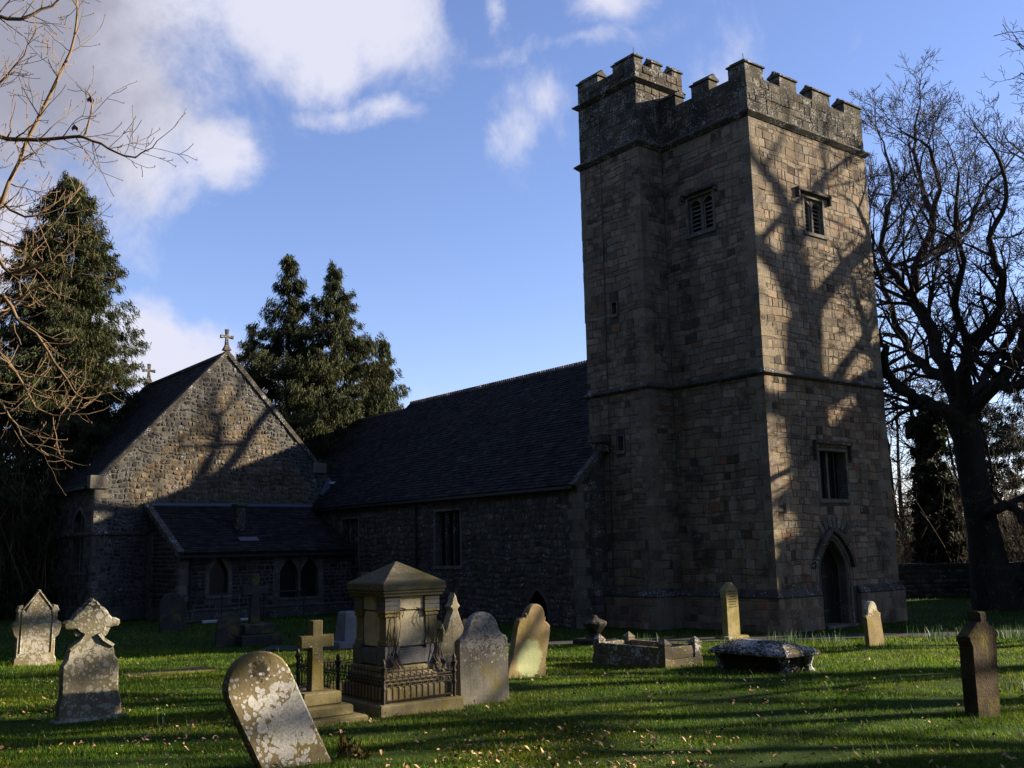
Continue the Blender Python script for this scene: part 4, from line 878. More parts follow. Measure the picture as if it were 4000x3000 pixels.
def rail_run(x0, y0, x1, y1):
    L = math.hypot(x1 - x0, y1 - y0); n = int(L / .085); ux, uy = (x1 - x0) / L, (y1 - y0) / L
    for z in (.18, .42, .455):
        mb = MB(); mb.tube([(x0, y0, z), (x1, y1, z)], .010, 4); mb.build('rail', M['rail'], rail)
    for i in range(n):
        c_ = (i + .5) * L / n; px, py = x0 + ux * c_, y0 + uy * c_; w2 = L / n / 2
        mb = MB(); mb.tube([(px, py, .16), (px, py, .36)], .008, 4)
        for s_ in (-1, 1): mb.tube([(px, py, .34), (px + s_ * ux * w2 * .5, py + s_ * uy * w2 * .5, .385), (px + s_ * ux * w2, py + s_ * uy * w2, .42)], .006, 3)
        mb.tube([(px, py, .455), (px, py, .50)], .007, 4)
        mb.rings([[(px + r_ * ux - s1 * r_ * .4 * uy, py + r_ * uy + s1 * r_ * .4 * ux, z_) for r_, s1 in ((e_, 0), (0, 1) if False else (e_ * .3, 1), (-e_, 0), (e_ * .3, -1))] for e_, z_ in ((.008, .49), (.024, .515), (.010, .53), (.014, .545), (.002, .575))])
        mb.build('baluster', M['rail'], rail)
rail_run(.08, .085, EV - .09, .085); rail_run(.085, .1, .085, EUL - .1); rail_run(EV - .085, .1, EV - .085, EUL - .1); rail_run(.1, EUL - .085, EV - .1, EUL - .085)
for x, y in ((.085, .085), (EV - .085, .085), (.085, EUL - .085), (EV - .085, EUL - .085), (.085, EUL / 2)):
    mb = MB(); mb.lathe([(.022, .14), (.022, .30), (.034, .33), (.02, .36), (.02, .44), (.036, .47), (.018, .50), (.03, .54), (.045, .58), (.018, .61), (.03, .64), (.002, .70)], 7, (x, y))
    for a in range(4): mb.tube([(x, y, .56), (x + .05 * math.cos(a * 1.571), y + .05 * math.sin(a * 1.571), .585), (x + .03 * math.cos(a * 1.571), y + .03 * math.sin(a * 1.571), .61)], .008, 3)
    mb.build('post', M['rail'], rail)

# gothic stone beside the tomb
half = [(.25, 0), (.25, .62), (.29, .70), (.29, .80), (.235, .85), (.235, .98), (.27, 1.02), (.235, 1.13), (.20, 1.04), (.17, .98), (.10, 1.18), (.055, 1.28), (.10, 1.33), (.06, 1.38), (.035, 1.47), (.0, 1.53)]
stone('pinnacled_headstone', mirror(half), .14, (-.97, 15.6), gmat('pinnacled_headstone_stone', (.25, .215, .14), (.42, .39, .30), .45, 12, seed=9), 'narrow gothic headstone with steep pinnacle, half hidden beside the railed tomb', jit=.004)
# rounded shoulder stone
ol = [(.43, 0), (.43, .86), (.40, .90), (.33, .93), (.285, .99)] + arc(0, .98, .275, 8, 172, 14) + [(-.285, .99), (-.33, .93), (-.40, .90), (-.43, .86), (-.43, 0)]
stone('shouldered_headstone', ol, .12, (-.50, 14.66), gmat('shouldered_headstone_stone', (.12, .11, .092), (.36, .34, .30), .50, 15, .2, 1.3, .15, seed=10), 'upright grey headstone with rounded head and hollow shoulders right of the railed tomb', ry=R(-1))
# leaning right stone with lime lichen
ol = [(.42, 0), (.43, .22), (.385, .30), (.385, .86), (.36, .97), (.28, 1.02), (.235, 1.03), (.235, 1.10), (.21, 1.11)] + arc(0, 1.10, .20, 0, 180, 12) + [(-.21, 1.11), (-.235, 1.10), (-.235, 1.03), (-.28, 1.02), (-.36, .97), (-.385, .86), (-.385, .30), (-.43, .22), (-.42, 0)]
stone('tilted_headstone', ol, .14, (.10, 18.55), gmat('tilted_headstone_stone', (.26, .19, .10), (.36, .33, .24), .16, 9, seed=11, ochre=.35, patch=((-.0, -.06, .33), (3.2, 1, 2.6), (.36, .385, .20))), 'brown headstone tilting right with a lime green lichen splash low on its face', ry=R(11), rx=R(3), sink=.25)
# kerbed grave with corner posts
kg = empty('kerbed_grave', (2.77, 19.69, zg(19.69, 2.8)), GR, label='low stone kerb grave with four pointed corner posts on the lawn', cat='grave')
km = gmat('kerb_stone', (.12, .10, .07), (.50, .49, .45), .50, 9, seed=12)
KW, KL = .95, 1.95
for x0, x1, y0, y1 in ((.12, KW - .12, 0, .1), (.12, KW - .12, KL - .1, KL), (0, .1, .12, KL - .12), (KW - .1, KW, .12, KL - .12)):
    mb = MB(); mb.box(x0, x1, y0, y1, .14, .36, .012); mb.build('kerb', km, kg)
mb = MB()
for x0, x1, y0, y1 in ((-.04, KW + .04, -.04, .14), (-.04, KW + .04, KL - .14, KL + .04), (-.04, .14, .14, KL - .14), (KW - .14, KW + .04, .14, KL - .14)): mb.box(x0, x1, y0, y1, -.25, .14, .012)
mb.build('plinth', km, kg)
for x, y in ((.06, .06), (KW - .06, .06), (.06, KL - .06), (KW - .06, KL - .06)):
    mb = MB(); qq = lambda h_, z: [(x - h_, y - h_, z), (x + h_, y - h_, z), (x + h_, y + h_, z), (x - h_, y + h_, z)]
    mb.rings([qq(.085, .13), qq(.085, .40), qq(.095, .405), qq(.095, .425), qq(.01, .52)]); mb.build('post', km, kg)
# low table tomb with hipped lid
tt = empty('table_tomb', (4.60, 17.95, zg(17.95, 4.6)), GR, label='low table tomb with white-lichened hipped lid on scrolled stone feet', cat='tomb')
tm_ = gmat('table_tomb_stone', (.06, .054, .046), (.50, .49, .46), .66, 12, seed=13, ochre=.05)
TW, TL = .95, 1.75
mb = MB(); q3 = lambda e, z: [(e, e, z), (TW - e, e, z), (TW - e, TL - e, z), (e, TL - e, z)]
mb.rings([q3(.03, .27), q3(0, .29), q3(0, .335), q3(.05, .37), q3(.07, .385), [(TW / 2 - .06, .42, .51), (TW / 2 + .06, .42, .51), (TW / 2 + .06, TL - .42, .51), (TW / 2 - .06, TL - .42, .51)]]); mb.build('lid', tm_, tt)
mb = MB(); mb.box(.16, TW - .16, .2, TL - .2, -.2, .29); mb.build('chest', stone_mat('chest_stone', (.03, .028, .022), .5), tt)
for x, y in ((.14, .16), (TW - .14, .16), (.14, TL - .16), (TW - .14, TL - .16)):
    mb = MB(); mb.lathe([(.11, -.15), (.11, .02), (.07, .06), (.055, .12), (.09, .2), (.11, .295)], 8, (x, y)); mb.build('foot', tm_, tt)
mb = MB()
for i in range(240):                                        # ivy between the feet
    e = rng.random()
    if e < .5: p0 = Vector((rng.uniform(.2, TW - .05), .17 - rng.random() * .06, rng.uniform(0, .27)))
    else: p0 = Vector((.15 - rng.random() * .06, rng.uniform(.2, TL - .2), rng.uniform(0, .24)))
    d = Vector((rng.uniform(-1, 1), rng.uniform(-1, 1), rng.uniform(-1, .6))).normalized() * .035; n_ = Vector((rng.uniform(-1, 1), rng.uniform(-1, 1), rng.uniform(-1, 1))).normalized() * .022; k = rng.uniform(.5, 2)
    mb.add([p0 - d, p0 + n_, p0 + d, p0 - n_], [(0, 1, 2, 3)], (k, k, k))
mb.build('ivy', M['ivy'], tt)
# slim pointed stone in front of the tower
o = stone('pointed_headstone', [(.26, 0), (.265, .6), (.255, 1.1), (.27, 1.13), (.27, 1.32), (.02, 1.53), (-.02, 1.53), (-.27, 1.32), (-.27, 1.13), (-.255, 1.1), (-.265, .6), (-.26, 0)], .2, (5.86, 28.55), gmat('pointed_headstone_stone', (.24, .20, .10), (.40, .37, .28), .34, 10, seed=14, ochre=.45), 'tall slim headstone with pointed top on a base before the tower corner', ry=R(-.5), jit=.004)
mb = MB(); mb.box(-.42, .42, -.26, .24, -.1, .1, .03); mb.build('base', o.data.materials[0], o)
for i in range(7):                                          # worn inscription lines, raised a millimetre
    mb = MB(); z = 1.28 - i * .07; w_ = .17 - .02 * (i % 3); x = -w_
    while x < w_:
        l_ = rng.uniform(.012, .03); mb.box(x, x + l_, -.1025, -.099, z, z + .022); x += l_ + .012
    mb.build('inscription', M['void'], o)
# small tapering stone near the door
ol = [(.34, 0), (.30, .68), (.33, .74), (.23, .80)] + arc(0, .87, .20, 0, 180, 10) + [(-.23, .80), (-.33, .74), (-.30, .68), (-.34, 0)]
stone('small_headstone', ol, .12, (8.55, 25.0), gmat('small_headstone_stone', (.19, .145, .075), (.48, .45, .34), .32, 9, .3, 1.05, .3, seed=15), 'small tilted headstone with whitish round head on the lawn near the tower door', ry=R(-6), sink=.25, jit=.003)
# rough dark stone at far right
ol = [(.25, 0), (.27, .55), (.285, .84), (.33, .90), (.33, .94), (.10, 1.06), (.08, 1.07), (.085, 1.18), (-.085, 1.18), (-.08, 1.07), (-.10, 1.06), (-.33, .90), (-.33, .84), (-.285, .78), (-.28, .4), (-.25, 0)]
o = stone('rough_headstone', ol, .17, (5.36, 12.22), gmat('rough_headstone_stone', (.060, .044, .028), (.18, .16, .12), .12, 14, seed=16, ochre=.25, pits=.6), 'rough dark brown headstone with gabled head and stub top, far right', ry=R(2.5), jit=.006, sink=.2)

# monuments in the church's shade
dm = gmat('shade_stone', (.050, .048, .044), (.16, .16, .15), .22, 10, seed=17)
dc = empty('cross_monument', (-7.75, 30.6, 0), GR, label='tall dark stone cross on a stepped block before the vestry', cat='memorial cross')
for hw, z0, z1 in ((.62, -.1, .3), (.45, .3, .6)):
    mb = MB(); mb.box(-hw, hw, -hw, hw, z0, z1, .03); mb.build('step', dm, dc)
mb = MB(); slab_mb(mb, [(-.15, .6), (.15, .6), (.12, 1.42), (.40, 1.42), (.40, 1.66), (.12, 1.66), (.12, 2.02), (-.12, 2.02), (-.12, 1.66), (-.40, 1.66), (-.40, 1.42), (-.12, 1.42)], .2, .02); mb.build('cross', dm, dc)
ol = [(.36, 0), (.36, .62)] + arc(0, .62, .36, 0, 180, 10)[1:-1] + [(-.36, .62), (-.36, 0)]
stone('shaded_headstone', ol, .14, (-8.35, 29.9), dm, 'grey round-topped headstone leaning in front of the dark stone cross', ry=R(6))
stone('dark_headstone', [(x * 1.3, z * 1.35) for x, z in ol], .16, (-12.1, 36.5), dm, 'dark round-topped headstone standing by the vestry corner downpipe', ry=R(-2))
wb = empty('pale_pedestal', (-4.62, 28.6, .02), GR, label='pale tapering stone pedestal in the shade behind the railed tomb', cat='monument')
pm_ = gmat('pale_pedestal_stone', (.17, .17, .18), (.25, .25, .24), .2, 10, seed=18, ochre=0)
mb = MB(); qq = lambda h_, z: [(-h_, -h_, z), (h_, -h_, z), (h_, h_, z), (-h_, h_, z)]
mb.rings([qq(.30, .2), qq(.22, .94), qq(.19, .98)]); mb.build('block', pm_, wb)
mb = MB(); mb.box(-.5, .5, -.4, .4, -.1, .2, .02); mb.build('base', pm_, wb)
gb = empty('block_cross', (-4.35, 29.4, 0), GR, label='grey stone cross rising behind the pyramid cap of the railed tomb', cat='memorial cross')
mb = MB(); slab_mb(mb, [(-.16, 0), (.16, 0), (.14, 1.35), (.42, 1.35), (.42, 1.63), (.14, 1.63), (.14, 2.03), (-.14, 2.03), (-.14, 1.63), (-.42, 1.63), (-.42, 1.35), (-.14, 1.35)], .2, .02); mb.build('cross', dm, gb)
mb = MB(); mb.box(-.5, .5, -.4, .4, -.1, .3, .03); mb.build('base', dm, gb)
um = gmat('urn_stone', (.04, .036, .032), (.34, .34, .33), .36, 12, seed=19, ochre=.05)
ur = empty('urn_monument', (2.05, 27.6, .03), GR, label='squat lichen-covered urn monument by the turret foot', cat='monument')
mb = MB(); mb.box(-.42, .42, -.42, .42, -.1, .18, .03); mb.build('base', um, ur)
mb = MB(); mb.lathe([(.28, .17), (.2, .24), (.14, .32), (.22, .42), (.3, .52), (.33, .58), (.3, .62), (.12, .70), (.05, .78)], 10); mb.build('urn', um, ur)
mb = MB(); mb.box(-.45, .45, -.9, .9, -.06, .045, .02); o = mb.build('flat_slab', gmat('flat_slab_stone', (.14, .12, .05), (.36, .34, .28), .3, 8, seed=20, ochre=.6)); o.location = (-7.1, 21.3, zg(21.3, -7.1)); o.rotation_euler = (0, 0, GR + R(90)); tag(o, 'flat mossy ledger stone sunk in the grass behind the leaning headstone', 'ledger stone')
# stub headstone by the wall, right
ol = [(.42, 0), (.42, .85)] + arc(0, .85, .42, 0, 180, 9)[1:-1] + [(-.42, .85), (-.42, 0)]
stone('mossy_headstone', ol, .2, (20.1, 45.2), gmat('mossy_headstone_stone', (.07, .065, .05), (.30, .28, .14), .30, 6, .3, 1.3, .6, seed=21), 'mossy round-topped headstone by the boundary wall left of the big oak', ry=R(3))
# handrail by the vestry
hr = church_part('handrail', label='thin dark metal handrail on posts along the vestry path', cat='handrail')
mb = MB(); mb.tube([(-10.3, UV - 1.2, 1.1), (-5.2, UV - 1.2, 1.08)], .025, 6); mb.build('rail', M['iron'], hr)
for v_ in (-10.25, -8.75, -7.0, -5.25):
    mb = MB(); mb.tube([(v_, UV - 1.2, -.1), (v_, UV - 1.2, 1.1)], .025, 6); mb.build('post', M['iron'], hr)
mb = MB(); mb.box(-9.4, -7.2, UV - 1.0, UV - .85, -.1, .1, .015); o = mb.build('edging_kerb', M['white']); o.location = (AX, AY, 0); o.rotation_euler = (0, 0, CR); tag(o, 'white painted kerb at the foot of the vestry wall', 'kerb')
# boundary wall at right
bw = empty('boundary_wall', (16.5, 47.0, 0), R(-3), label='low dark stone boundary wall behind the big oak', cat='wall')
mb = MB(); mb.box(0, 40, -.22, .22, -.2, 1.38); mb.build('core', M['mortar'], bw)
bst = Stones(); bpn = Panel((0, -.22, 0), (1, 0, 0), Z, (0, -1, 0)); it = []
bst.lay(bpn, rect_(0, 24, 0, 1.38), [], (.14, .24), (.2, .5), rng, .03, .03, PALN, .02, 'rubble', True); bst.finish(bw, top=0)
for i in range(50):
    mb = MB(); k = rng.uniform(.7, 1.2); mb.tint = (k, k, k); mb.box(i * .5 + .01, i * .5 + .49, -.27, .27, 1.38, 1.50 + rng.uniform(0, .04), .02); mb.build('coping_stone', M['string'], bw)

# ------------------------------------------------------------------ trees
def rot_about(v, ax, an): return (Matrix.Rotation(an, 3, ax) @ v)
def limb(mb, pts, rads, sides): mb.tube(pts, rads, sides)
def grow(mb, tw, p, d, L, r, lvl, rg, up=.25, gnarl=.28, dens=1.0, rmin=.006, bud=None):
    seg = max(.12, L / 5); n = max(2, int(L / seg)); pts = [Vector(p)]; d = Vector(d).normalized()
    for i in range(n):
        d = (d + Vector((rg.uniform(-gnarl, gnarl), rg.uniform(-gnarl, gnarl), rg.uniform(-gnarl, gnarl) + up * .22))).normalized(); pts.append(pts[-1] + d * (L / n))
    rads = [max(rmin, r * (1 - .72 * i / n)) for i in range(n + 1)]
    tgt = mb if r > .03 else tw
    tgt.tube(pts, rads, 7 if r > .12 else (5 if r > .05 else (4 if r > .02 else 3)))
    if lvl <= 0 or L < .3:
        if bud is not None: bud.append(pts[-1])
        return
    nc = max(2, int((3.2 + L * .9) * dens + rg.random()))
    for k in range(nc):
        f = rg.uniform(.25, 1.0) if k else 1.0
        i = min(n - 1, int(f * n)); q = pts[i].lerp(pts[i + 1], f * n - i); dd = (pts[i + 1] - pts[i]).normalized()
        ax = dd.orthogonal(); ax.rotate(Matrix.Rotation(rg.uniform(0, 6.283), 3, dd)); cd = rot_about(dd, ax, R(rg.uniform(28, 62) if k else rg.uniform(5, 25)))
        cl = L * rg.uniform(.42, .68) * (1.1 - .35 * f); cr = max(rmin, rads[i] * rg.uniform(.5, .72))
        grow(mb, tw, q, cd, cl, cr, lvl - 1, rg, up, gnarl, dens, rmin, bud)
def limb_with_twigs(mb, tw, pts, r0, r1, rg, every=.8, L=(1.2, 2.6), lvl=3, up=.25, gnarl=.28, dens=1.0, rmin=.006, start=.15, bud=None, crf=.55):
    pts = [Vector(q) for q in pts]; sm = []
    for i in range(len(pts) - 1):                           # Catmull-Rom for gnarly but smooth limbs
        p0, p1, p2, p3 = pts[max(i - 1, 0)], pts[i], pts[i + 1], pts[min(i + 2, len(pts) - 1)]
        m_ = max(3, int((p2 - p1).length / .5))
        for k in range(m_):
            t = k / m_; sm.append(.5 * ((2 * p1) + (p2 - p0) * t + (2 * p0 - 5 * p1 + 4 * p2 - p3) * t * t + (3 * p1 - p0 - 3 * p2 + p3) * t ** 3))
    sm.append(pts[-1]); n = len(sm); amp = min(.12, r0 * .5)
    sm = [q + Vector((rg.uniform(-amp, amp), rg.uniform(-amp, amp), rg.uniform(-amp, amp))) * (0 if i in (0,) else 1) for i, q in enumerate(sm)]
    rads = [r0 + (r1 - r0) * (i / (n - 1)) ** .8 for i in range(n)]
    mb.tube(sm, rads, 9 if r0 > .2 else 6)
    tot = sum((sm[i + 1] - sm[i]).length for i in range(n - 1)); k = int(tot / every * dens)
    for j in range(k):
        f = start + (1 - start) * (j + rg.random()) / k; i = min(n - 2, int(f * (n - 1))); dd = (sm[i + 1] - sm[i]).normalized()
        ax = dd.orthogonal(); ax.rotate(Matrix.Rotation(rg.uniform(0, 6.283), 3, dd)); cd = rot_about(dd, ax, R(rg.uniform(30, 75)))
        grow(mb, tw, sm[i], cd, rg.uniform(*L) * (1.15 - .5 * f), rads[i] * rg.uniform(.35, crf), lvl, rg, up, gnarl, dens, rmin, bud)
    grow(mb, tw, sm[-1], (sm[-1] - sm[-2]), L[1] * .6, r1 * .9, lvl, rg, up, gnarl, dens, rmin, bud)
def tree_obj(name, parts, loc, rz=0, sc=1.0, **kw):
    root = empty(name, loc, rz, **kw); root.scale = (sc,) * 3
    for nm, me in parts:
        o = bpy.data.objects.new(nm, me); COL.objects.link(o); o.parent = root
    return root
def pop(o):                                                 # take the mesh off a freshly built object
    me = o.data; bpy.data.objects.remove(o); return me

# the big oak right of the tower
YO = 38.0; orr = random.Random(21)
ob = Vector((at(2145, 1270, YO).x, YO, 0))
def O(px, py, dy=0): return at(px, py, YO + dy) - ob
mb, tw = MB(), MB()
trunk = [Vector((.15, 0, -.3)), O(2140, 1240), O(2125, 1150), O(2105, 1050), O(2090, 950), O(2075, 900)]
mb.tube(trunk, [.98, .72, .58, .53, .53, .60], 12)
LT = dict(rg=orr, every=.58, L=(1.4, 3.2), lvl=3, dens=1.12, rmin=.009)
for pts, r0, r1 in (
    ([O(2075, 900), O(2050, 820, .5), O(2000, 700, 1), O(1975, 640, 1.2), O(1985, 560, 1), O(2020, 470, .5), O(2030, 380), O(1990, 300, -.5)], .36, .05),
    ([O(2080, 890), O(2085, 800, -.6), O(2100, 740, -1), O(2150, 690, -1.5), O(2160, 600, -2), O(2140, 520, -2), O(2170, 420, -2.4), O(2150, 330, -2.6)], .33, .05),
    ([O(2095, 900), O(2150, 830, -1.2), O(2190, 790, -2), O(2210, 720, -2.4), O(2250, 640, -3), O(2290, 560, -3), O(2320, 450, -3)], .33, .06),
    ([O(2070, 905), O(2020, 875, -1), O(1960, 850, -1.8), O(1910, 790, -2.4), O(1905, 740, -2.6), O(1880, 690, -2.8)], .32, .07),
    ([O(2000, 700, 1), O(1960, 640, 1.6), O(1920, 580, 2), O(1905, 500, 2.2), O(1930, 400, 2.4), O(1910, 330, 2.6)], .22, .05),
    ([O(2050, 820, .5), O(1990, 790, 2), O(1950, 730, 3), O(1900, 600, 3.6), O(1880, 480, 4)], .24, .05),
    ([O(2020, 470, .5), O(1990, 400, 1.5), O(1975, 300, 2.2), O(1985, 230, 2.4)], .14, .04),
    ([O(2100, 740, -1), O(2060, 660, -2.2), O(2080, 560, -3), O(2060, 460, -3.4), O(2075, 360, -3.6)], .18, .04),
    ([O(1985, 560, 1), O(2090, 500, 2), O(2120, 420, 2.6), O(2190, 340, 3)], .16, .04),
    ([O(2115, 1120), O(2160, 1090, -1.5), O(2200, 1110, -2.5), O(2240, 1180, -3.5), O(2260, 1200, -4)], .24, .06),
    ([O(2150, 830, -1.2), O(2200, 830, -3), O(2260, 800, -5), O(2330, 760, -6.5)], .25, .06),
    ([O(2085, 880), O(2150, 780, 2.5), O(2230, 640, 4), O(2250, 520, 5), O(2240, 400, 5.5)], .25, .05)):
    limb_with_twigs(mb, tw, pts, r0, r1, **LT)
oak_parts = [('trunk', pop(mb.build('trunk', M['bark'], smooth=True))), ('twigs', pop(tw.build('twigs', M['twig'])))]
tree_obj('oak_tree', oak_parts, ob, label='massive bare oak with gnarled spreading limbs right of the tower', cat='tree')

# a generic bare tree whose copies stand off to the right, shading the lawn
def bare_tree(seed, H, r0, dens=1.0, lvl=4):
    rg_ = random.Random(seed); mb, tw = MB(), MB(); pts = [Vector((0, 0, -.3))]; d = Vector((0, 0, 1))
    for i in range(6): d = (d + Vector((rg_.uniform(-.10, .10), rg_.uniform(-.10, .10), .35))).normalized(); pts.append(pts[-1] + d * H * .095)
    mb.tube(pts, [r0 * 1.35, r0, r0 * .9, r0 * .84, r0 * .78, r0 * .72, r0 * .65], 9)
    for k in range(8):
        a = k * 2.4 + rg_.uniform(-.4, .4); i = rg_.choice((3, 4, 5, 6, 6)); q = pts[i]; dd = Vector((math.cos(a) * .8, math.sin(a) * .8, rg_.uniform(.35, 1.2)))
        grow(mb, tw, q, dd, H * rg_.uniform(.26, .38), r0 * rg_.uniform(.35, .55), lvl, rg_, .35, .3, dens, .010)
    return [('trunk', pop(mb.build('trunk', M['bark'], smooth=True))), ('twigs', pop(tw.build('twigs', M['twig'])))]
bt1 = bare_tree(5, 18, .42, .55)
OFF = [(19.5, 11.7, 0, .95), (24.5, 16.4, 1.3, 1.05), (21.0, 20.4, 2.2, .9), (31.0, 23.5, 4.0, 1.15), (27, 26.4, .9, 1.0), (31, 36.4, 2.8, 1.72), (33, 50.0, 3.6, 1.6), (33, 14.2, 5.5, 1.2)]
for i, (x, y, rz, sc) in enumerate(OFF):
    tree_obj('bare_tree', bt1, (x, y, zg(y)), rz, sc, label='leafless tree standing past the right edge of the lawn', cat='tree', group='leafless trees right of the lawn')

for x, y, rz, sc, lab in ((13.6, 50.9, 3.3, 1.4, 'leafless tree hidden behind the tower'), (3.7, 49.0, 1.9, .60, 'leafless tree whose top twigs show above the nave roof beside the tower')):
    tree_obj('bare_tree', bt1, (x, y, 0), rz, sc, label=lab, cat='tree')

# conifers
def conifer(seed, H, Rb, nb, spray, prof=.8, droop=.35, tip=.3, zlo=.06, kl=(.16, .40), kw_=(.016, .034), asym=0.2, base=(1, 1, 1), K=26):
    rg_ = np.random.default_rng(seed); C_, D_ = [], []
    t = np.sort(rg_.uniform(zlo, .99, nb)); az = rg_.uniform(0, 2 * np.pi, nb)
    lobes = 1 + asym * np.sin(az * 2 + t * 9) + asym * .6 * np.sin(az * 3 - t * 17)
    rr = Rb * (1 - t) ** prof * rg_.uniform(.72, 1.12, nb) * lobes + .12
    cnt = np.maximum(3, (rr * spray * rg_.uniform(.7, 1.2, nb)).astype(int)); idx = np.repeat(np.arange(nb), cnt); n = len(idx)
    s_ = rg_.uniform(.12, 1, n) ** .75; r_ = rr[idx]; a = az[idx] + rg_.normal(0, .10, n) / np.maximum(s_, .3)
    zc = t[idx] * H - droop * r_ * s_ + tip * r_ * s_ ** 3 + rg_.normal(0, .09, n)
    rad = r_ * s_; cen = np.stack([np.cos(a) * rad, np.sin(a) * rad, zc], 1) + rg_.normal(0, .07, (n, 3))
    out = np.stack([np.cos(a), np.sin(a), np.zeros(n)], 1)
    cen = np.repeat(cen, K, 0) + rg_.normal(0, .10, (n * K, 3)); out = np.repeat(out, K, 0); m_ = n * K; s2 = np.repeat(s_, K)
    ax = out * rg_.uniform(.1, .9, (m_, 1)) + np.array([0, 0, -1]) * rg_.uniform(.3, 1.3, (m_, 1)) + rg_.normal(0, .30, (m_, 3)); ax /= np.linalg.norm(ax, axis=1, keepdims=True)
    wd_ = np.cross(ax, rg_.normal(0, 1, (m_, 3))); wd_ /= np.linalg.norm(wd_, axis=1, keepdims=True)
    l_ = rg_.uniform(*kl, (m_, 1)); w_ = rg_.uniform(*kw_, (m_, 1))
    V = np.stack([cen - ax * l_ * .4 + wd_ * w_, cen - ax * l_ * .4 - wd_ * w_, cen + ax * l_ * .6], 1).reshape(-1, 3)
    k = rg_.uniform(.55, 1.5, (m_, 1)) * np.repeat(rg_.uniform(.6, 1.45, n), K)[:, None]; col = np.concatenate([k * rg_.uniform(.85, 1.35, (m_, 1)), k, k * rg_.uniform(.7, 1.1, (m_, 1))], 1) * np.array(base)
    brown = rg_.random(m_) < .05; col[brown] = np.array([1.5, .9, .8])
    tr = MB(); tr.tube([(0, 0, -.3), (0, 0, H * .5), (0, 0, H * .97)], [H * .018, H * .010, .02], 7)
    return V, np.repeat(col, 3, 0), tr
def conifer_obj(name, loc, mat, label, cat='conifer', group=None, **kw):
    V, col, tr = conifer(**kw); root = empty(name, loc, label=label, cat=cat, group=group)
    tr.build('trunk', M['bark'], root); big_mesh('crown', V, 3, col, mat, root); return root
p_ = at(150, 368, 52); conifer_obj('cedar_tree', (p_.x, 52, 0), M['conifer'], 'broad dark cedar, tallest conifer, rising behind the aisle at far left', seed=1, H=p_.z, Rb=8.0, nb=640, spray=5.6, prof=.68, droop=.5, tip=.10, asym=.04)
p_ = at(625, 545, 58); conifer_obj('cypress_tree', (p_.x, 58, 0), M['conifer'], 'left of the two ragged conifers behind the nave roof', seed=2, H=p_.z, Rb=9.4, nb=300, spray=7, prof=1.14, droop=.30, tip=.42, asym=.15)
p_ = at(720, 562, 58); conifer_obj('cypress_tree', (p_.x, 58.5, 0), M['conifer'], 'ragged conifer behind the nave roof, right of its twin', seed=3, H=p_.z, Rb=10.4, nb=310, spray=7, prof=1.14, droop=.30, tip=.42, asym=.16)
p_ = at(828, 735, 60); conifer_obj('cypress_tree', (p_.x, 60, 0), M['conifer'], 'shortest conifer at the right end of the group above the nave roof', seed=6, H=p_.z, Rb=6.4, nb=190, spray=7, prof=1.05, droop=.28, tip=.45, asym=.22)
p_ = at(545, 700, 61); conifer_obj('cypress_tree', (p_.x, 61, 0), M['conifer'], 'small conifer just right of the gable cross', seed=7, H=p_.z, Rb=5.5, nb=130, spray=8, prof=1.0, droop=.28, tip=.45, asym=.2)
# dark evergreens right
for (px, py, y, Rb, sd_, lab) in ((2060, 820, 58, 5.0, 8, 'dark evergreen seen between the oak trunk and the tower'), (2215, 770, 56, 6.0, 9, 'dense dark evergreen behind the oak at the right edge')):
    p_ = at(px, py, y); conifer_obj('yew_tree', (p_.x, y, 0), M['yew'], lab, cat='evergreen tree', seed=sd_, H=p_.z, Rb=Rb, nb=110, spray=4, prof=.5, droop=.25, tip=.2, asym=.3, zlo=.12)
V, col, tr = conifer(seed=12, H=13.5, Rb=5.6, nb=420, spray=7.5, prof=.45, droop=.2, tip=.2, asym=.2, zlo=.02, K=9, kl=(.4, .7), kw_=(.12, .2))
o_ = big_mesh('crown', V, 3, col, M['yew']); ym = pop(o_); tm2 = pop(tr.build('trunk', M['bark']))
for (x, y, rz, sc) in ((29.5, 39.6, 0, 1.25), (36.5, 43.0, 2.0, 1.15), (26.2, 34.9, 1.0, .62)):
    tree_obj('yew_tree', [('trunk', tm2), ('crown', ym)], (x, y, 0), rz, sc, label='dark yew standing past the right edge of the churchyard', cat='evergreen tree', group='yews right of the churchyard')
for i in range(22):                                         # unseen evergreens added behind and left of the viewer to darken the shade
    a = R(-68 - i * 9.2); rr0 = 27 + (i % 3) * 3.5; x, y = math.sin(a) * rr0, 6 + math.cos(a) * rr0
    if i > 18: x, y = ((-33, 24), (-38, 34), (-44, 27))[i - 19]
    tree_obj('yew_tree', [('trunk', tm2), ('crown', ym)], (x, y, 1.2), i * 1.7, 1.75 + .3 * math.sin(i * 2.1), label='tall evergreen added outside the view to darken the shade', cat='evergreen tree', group='unseen evergreens added to darken the shade')

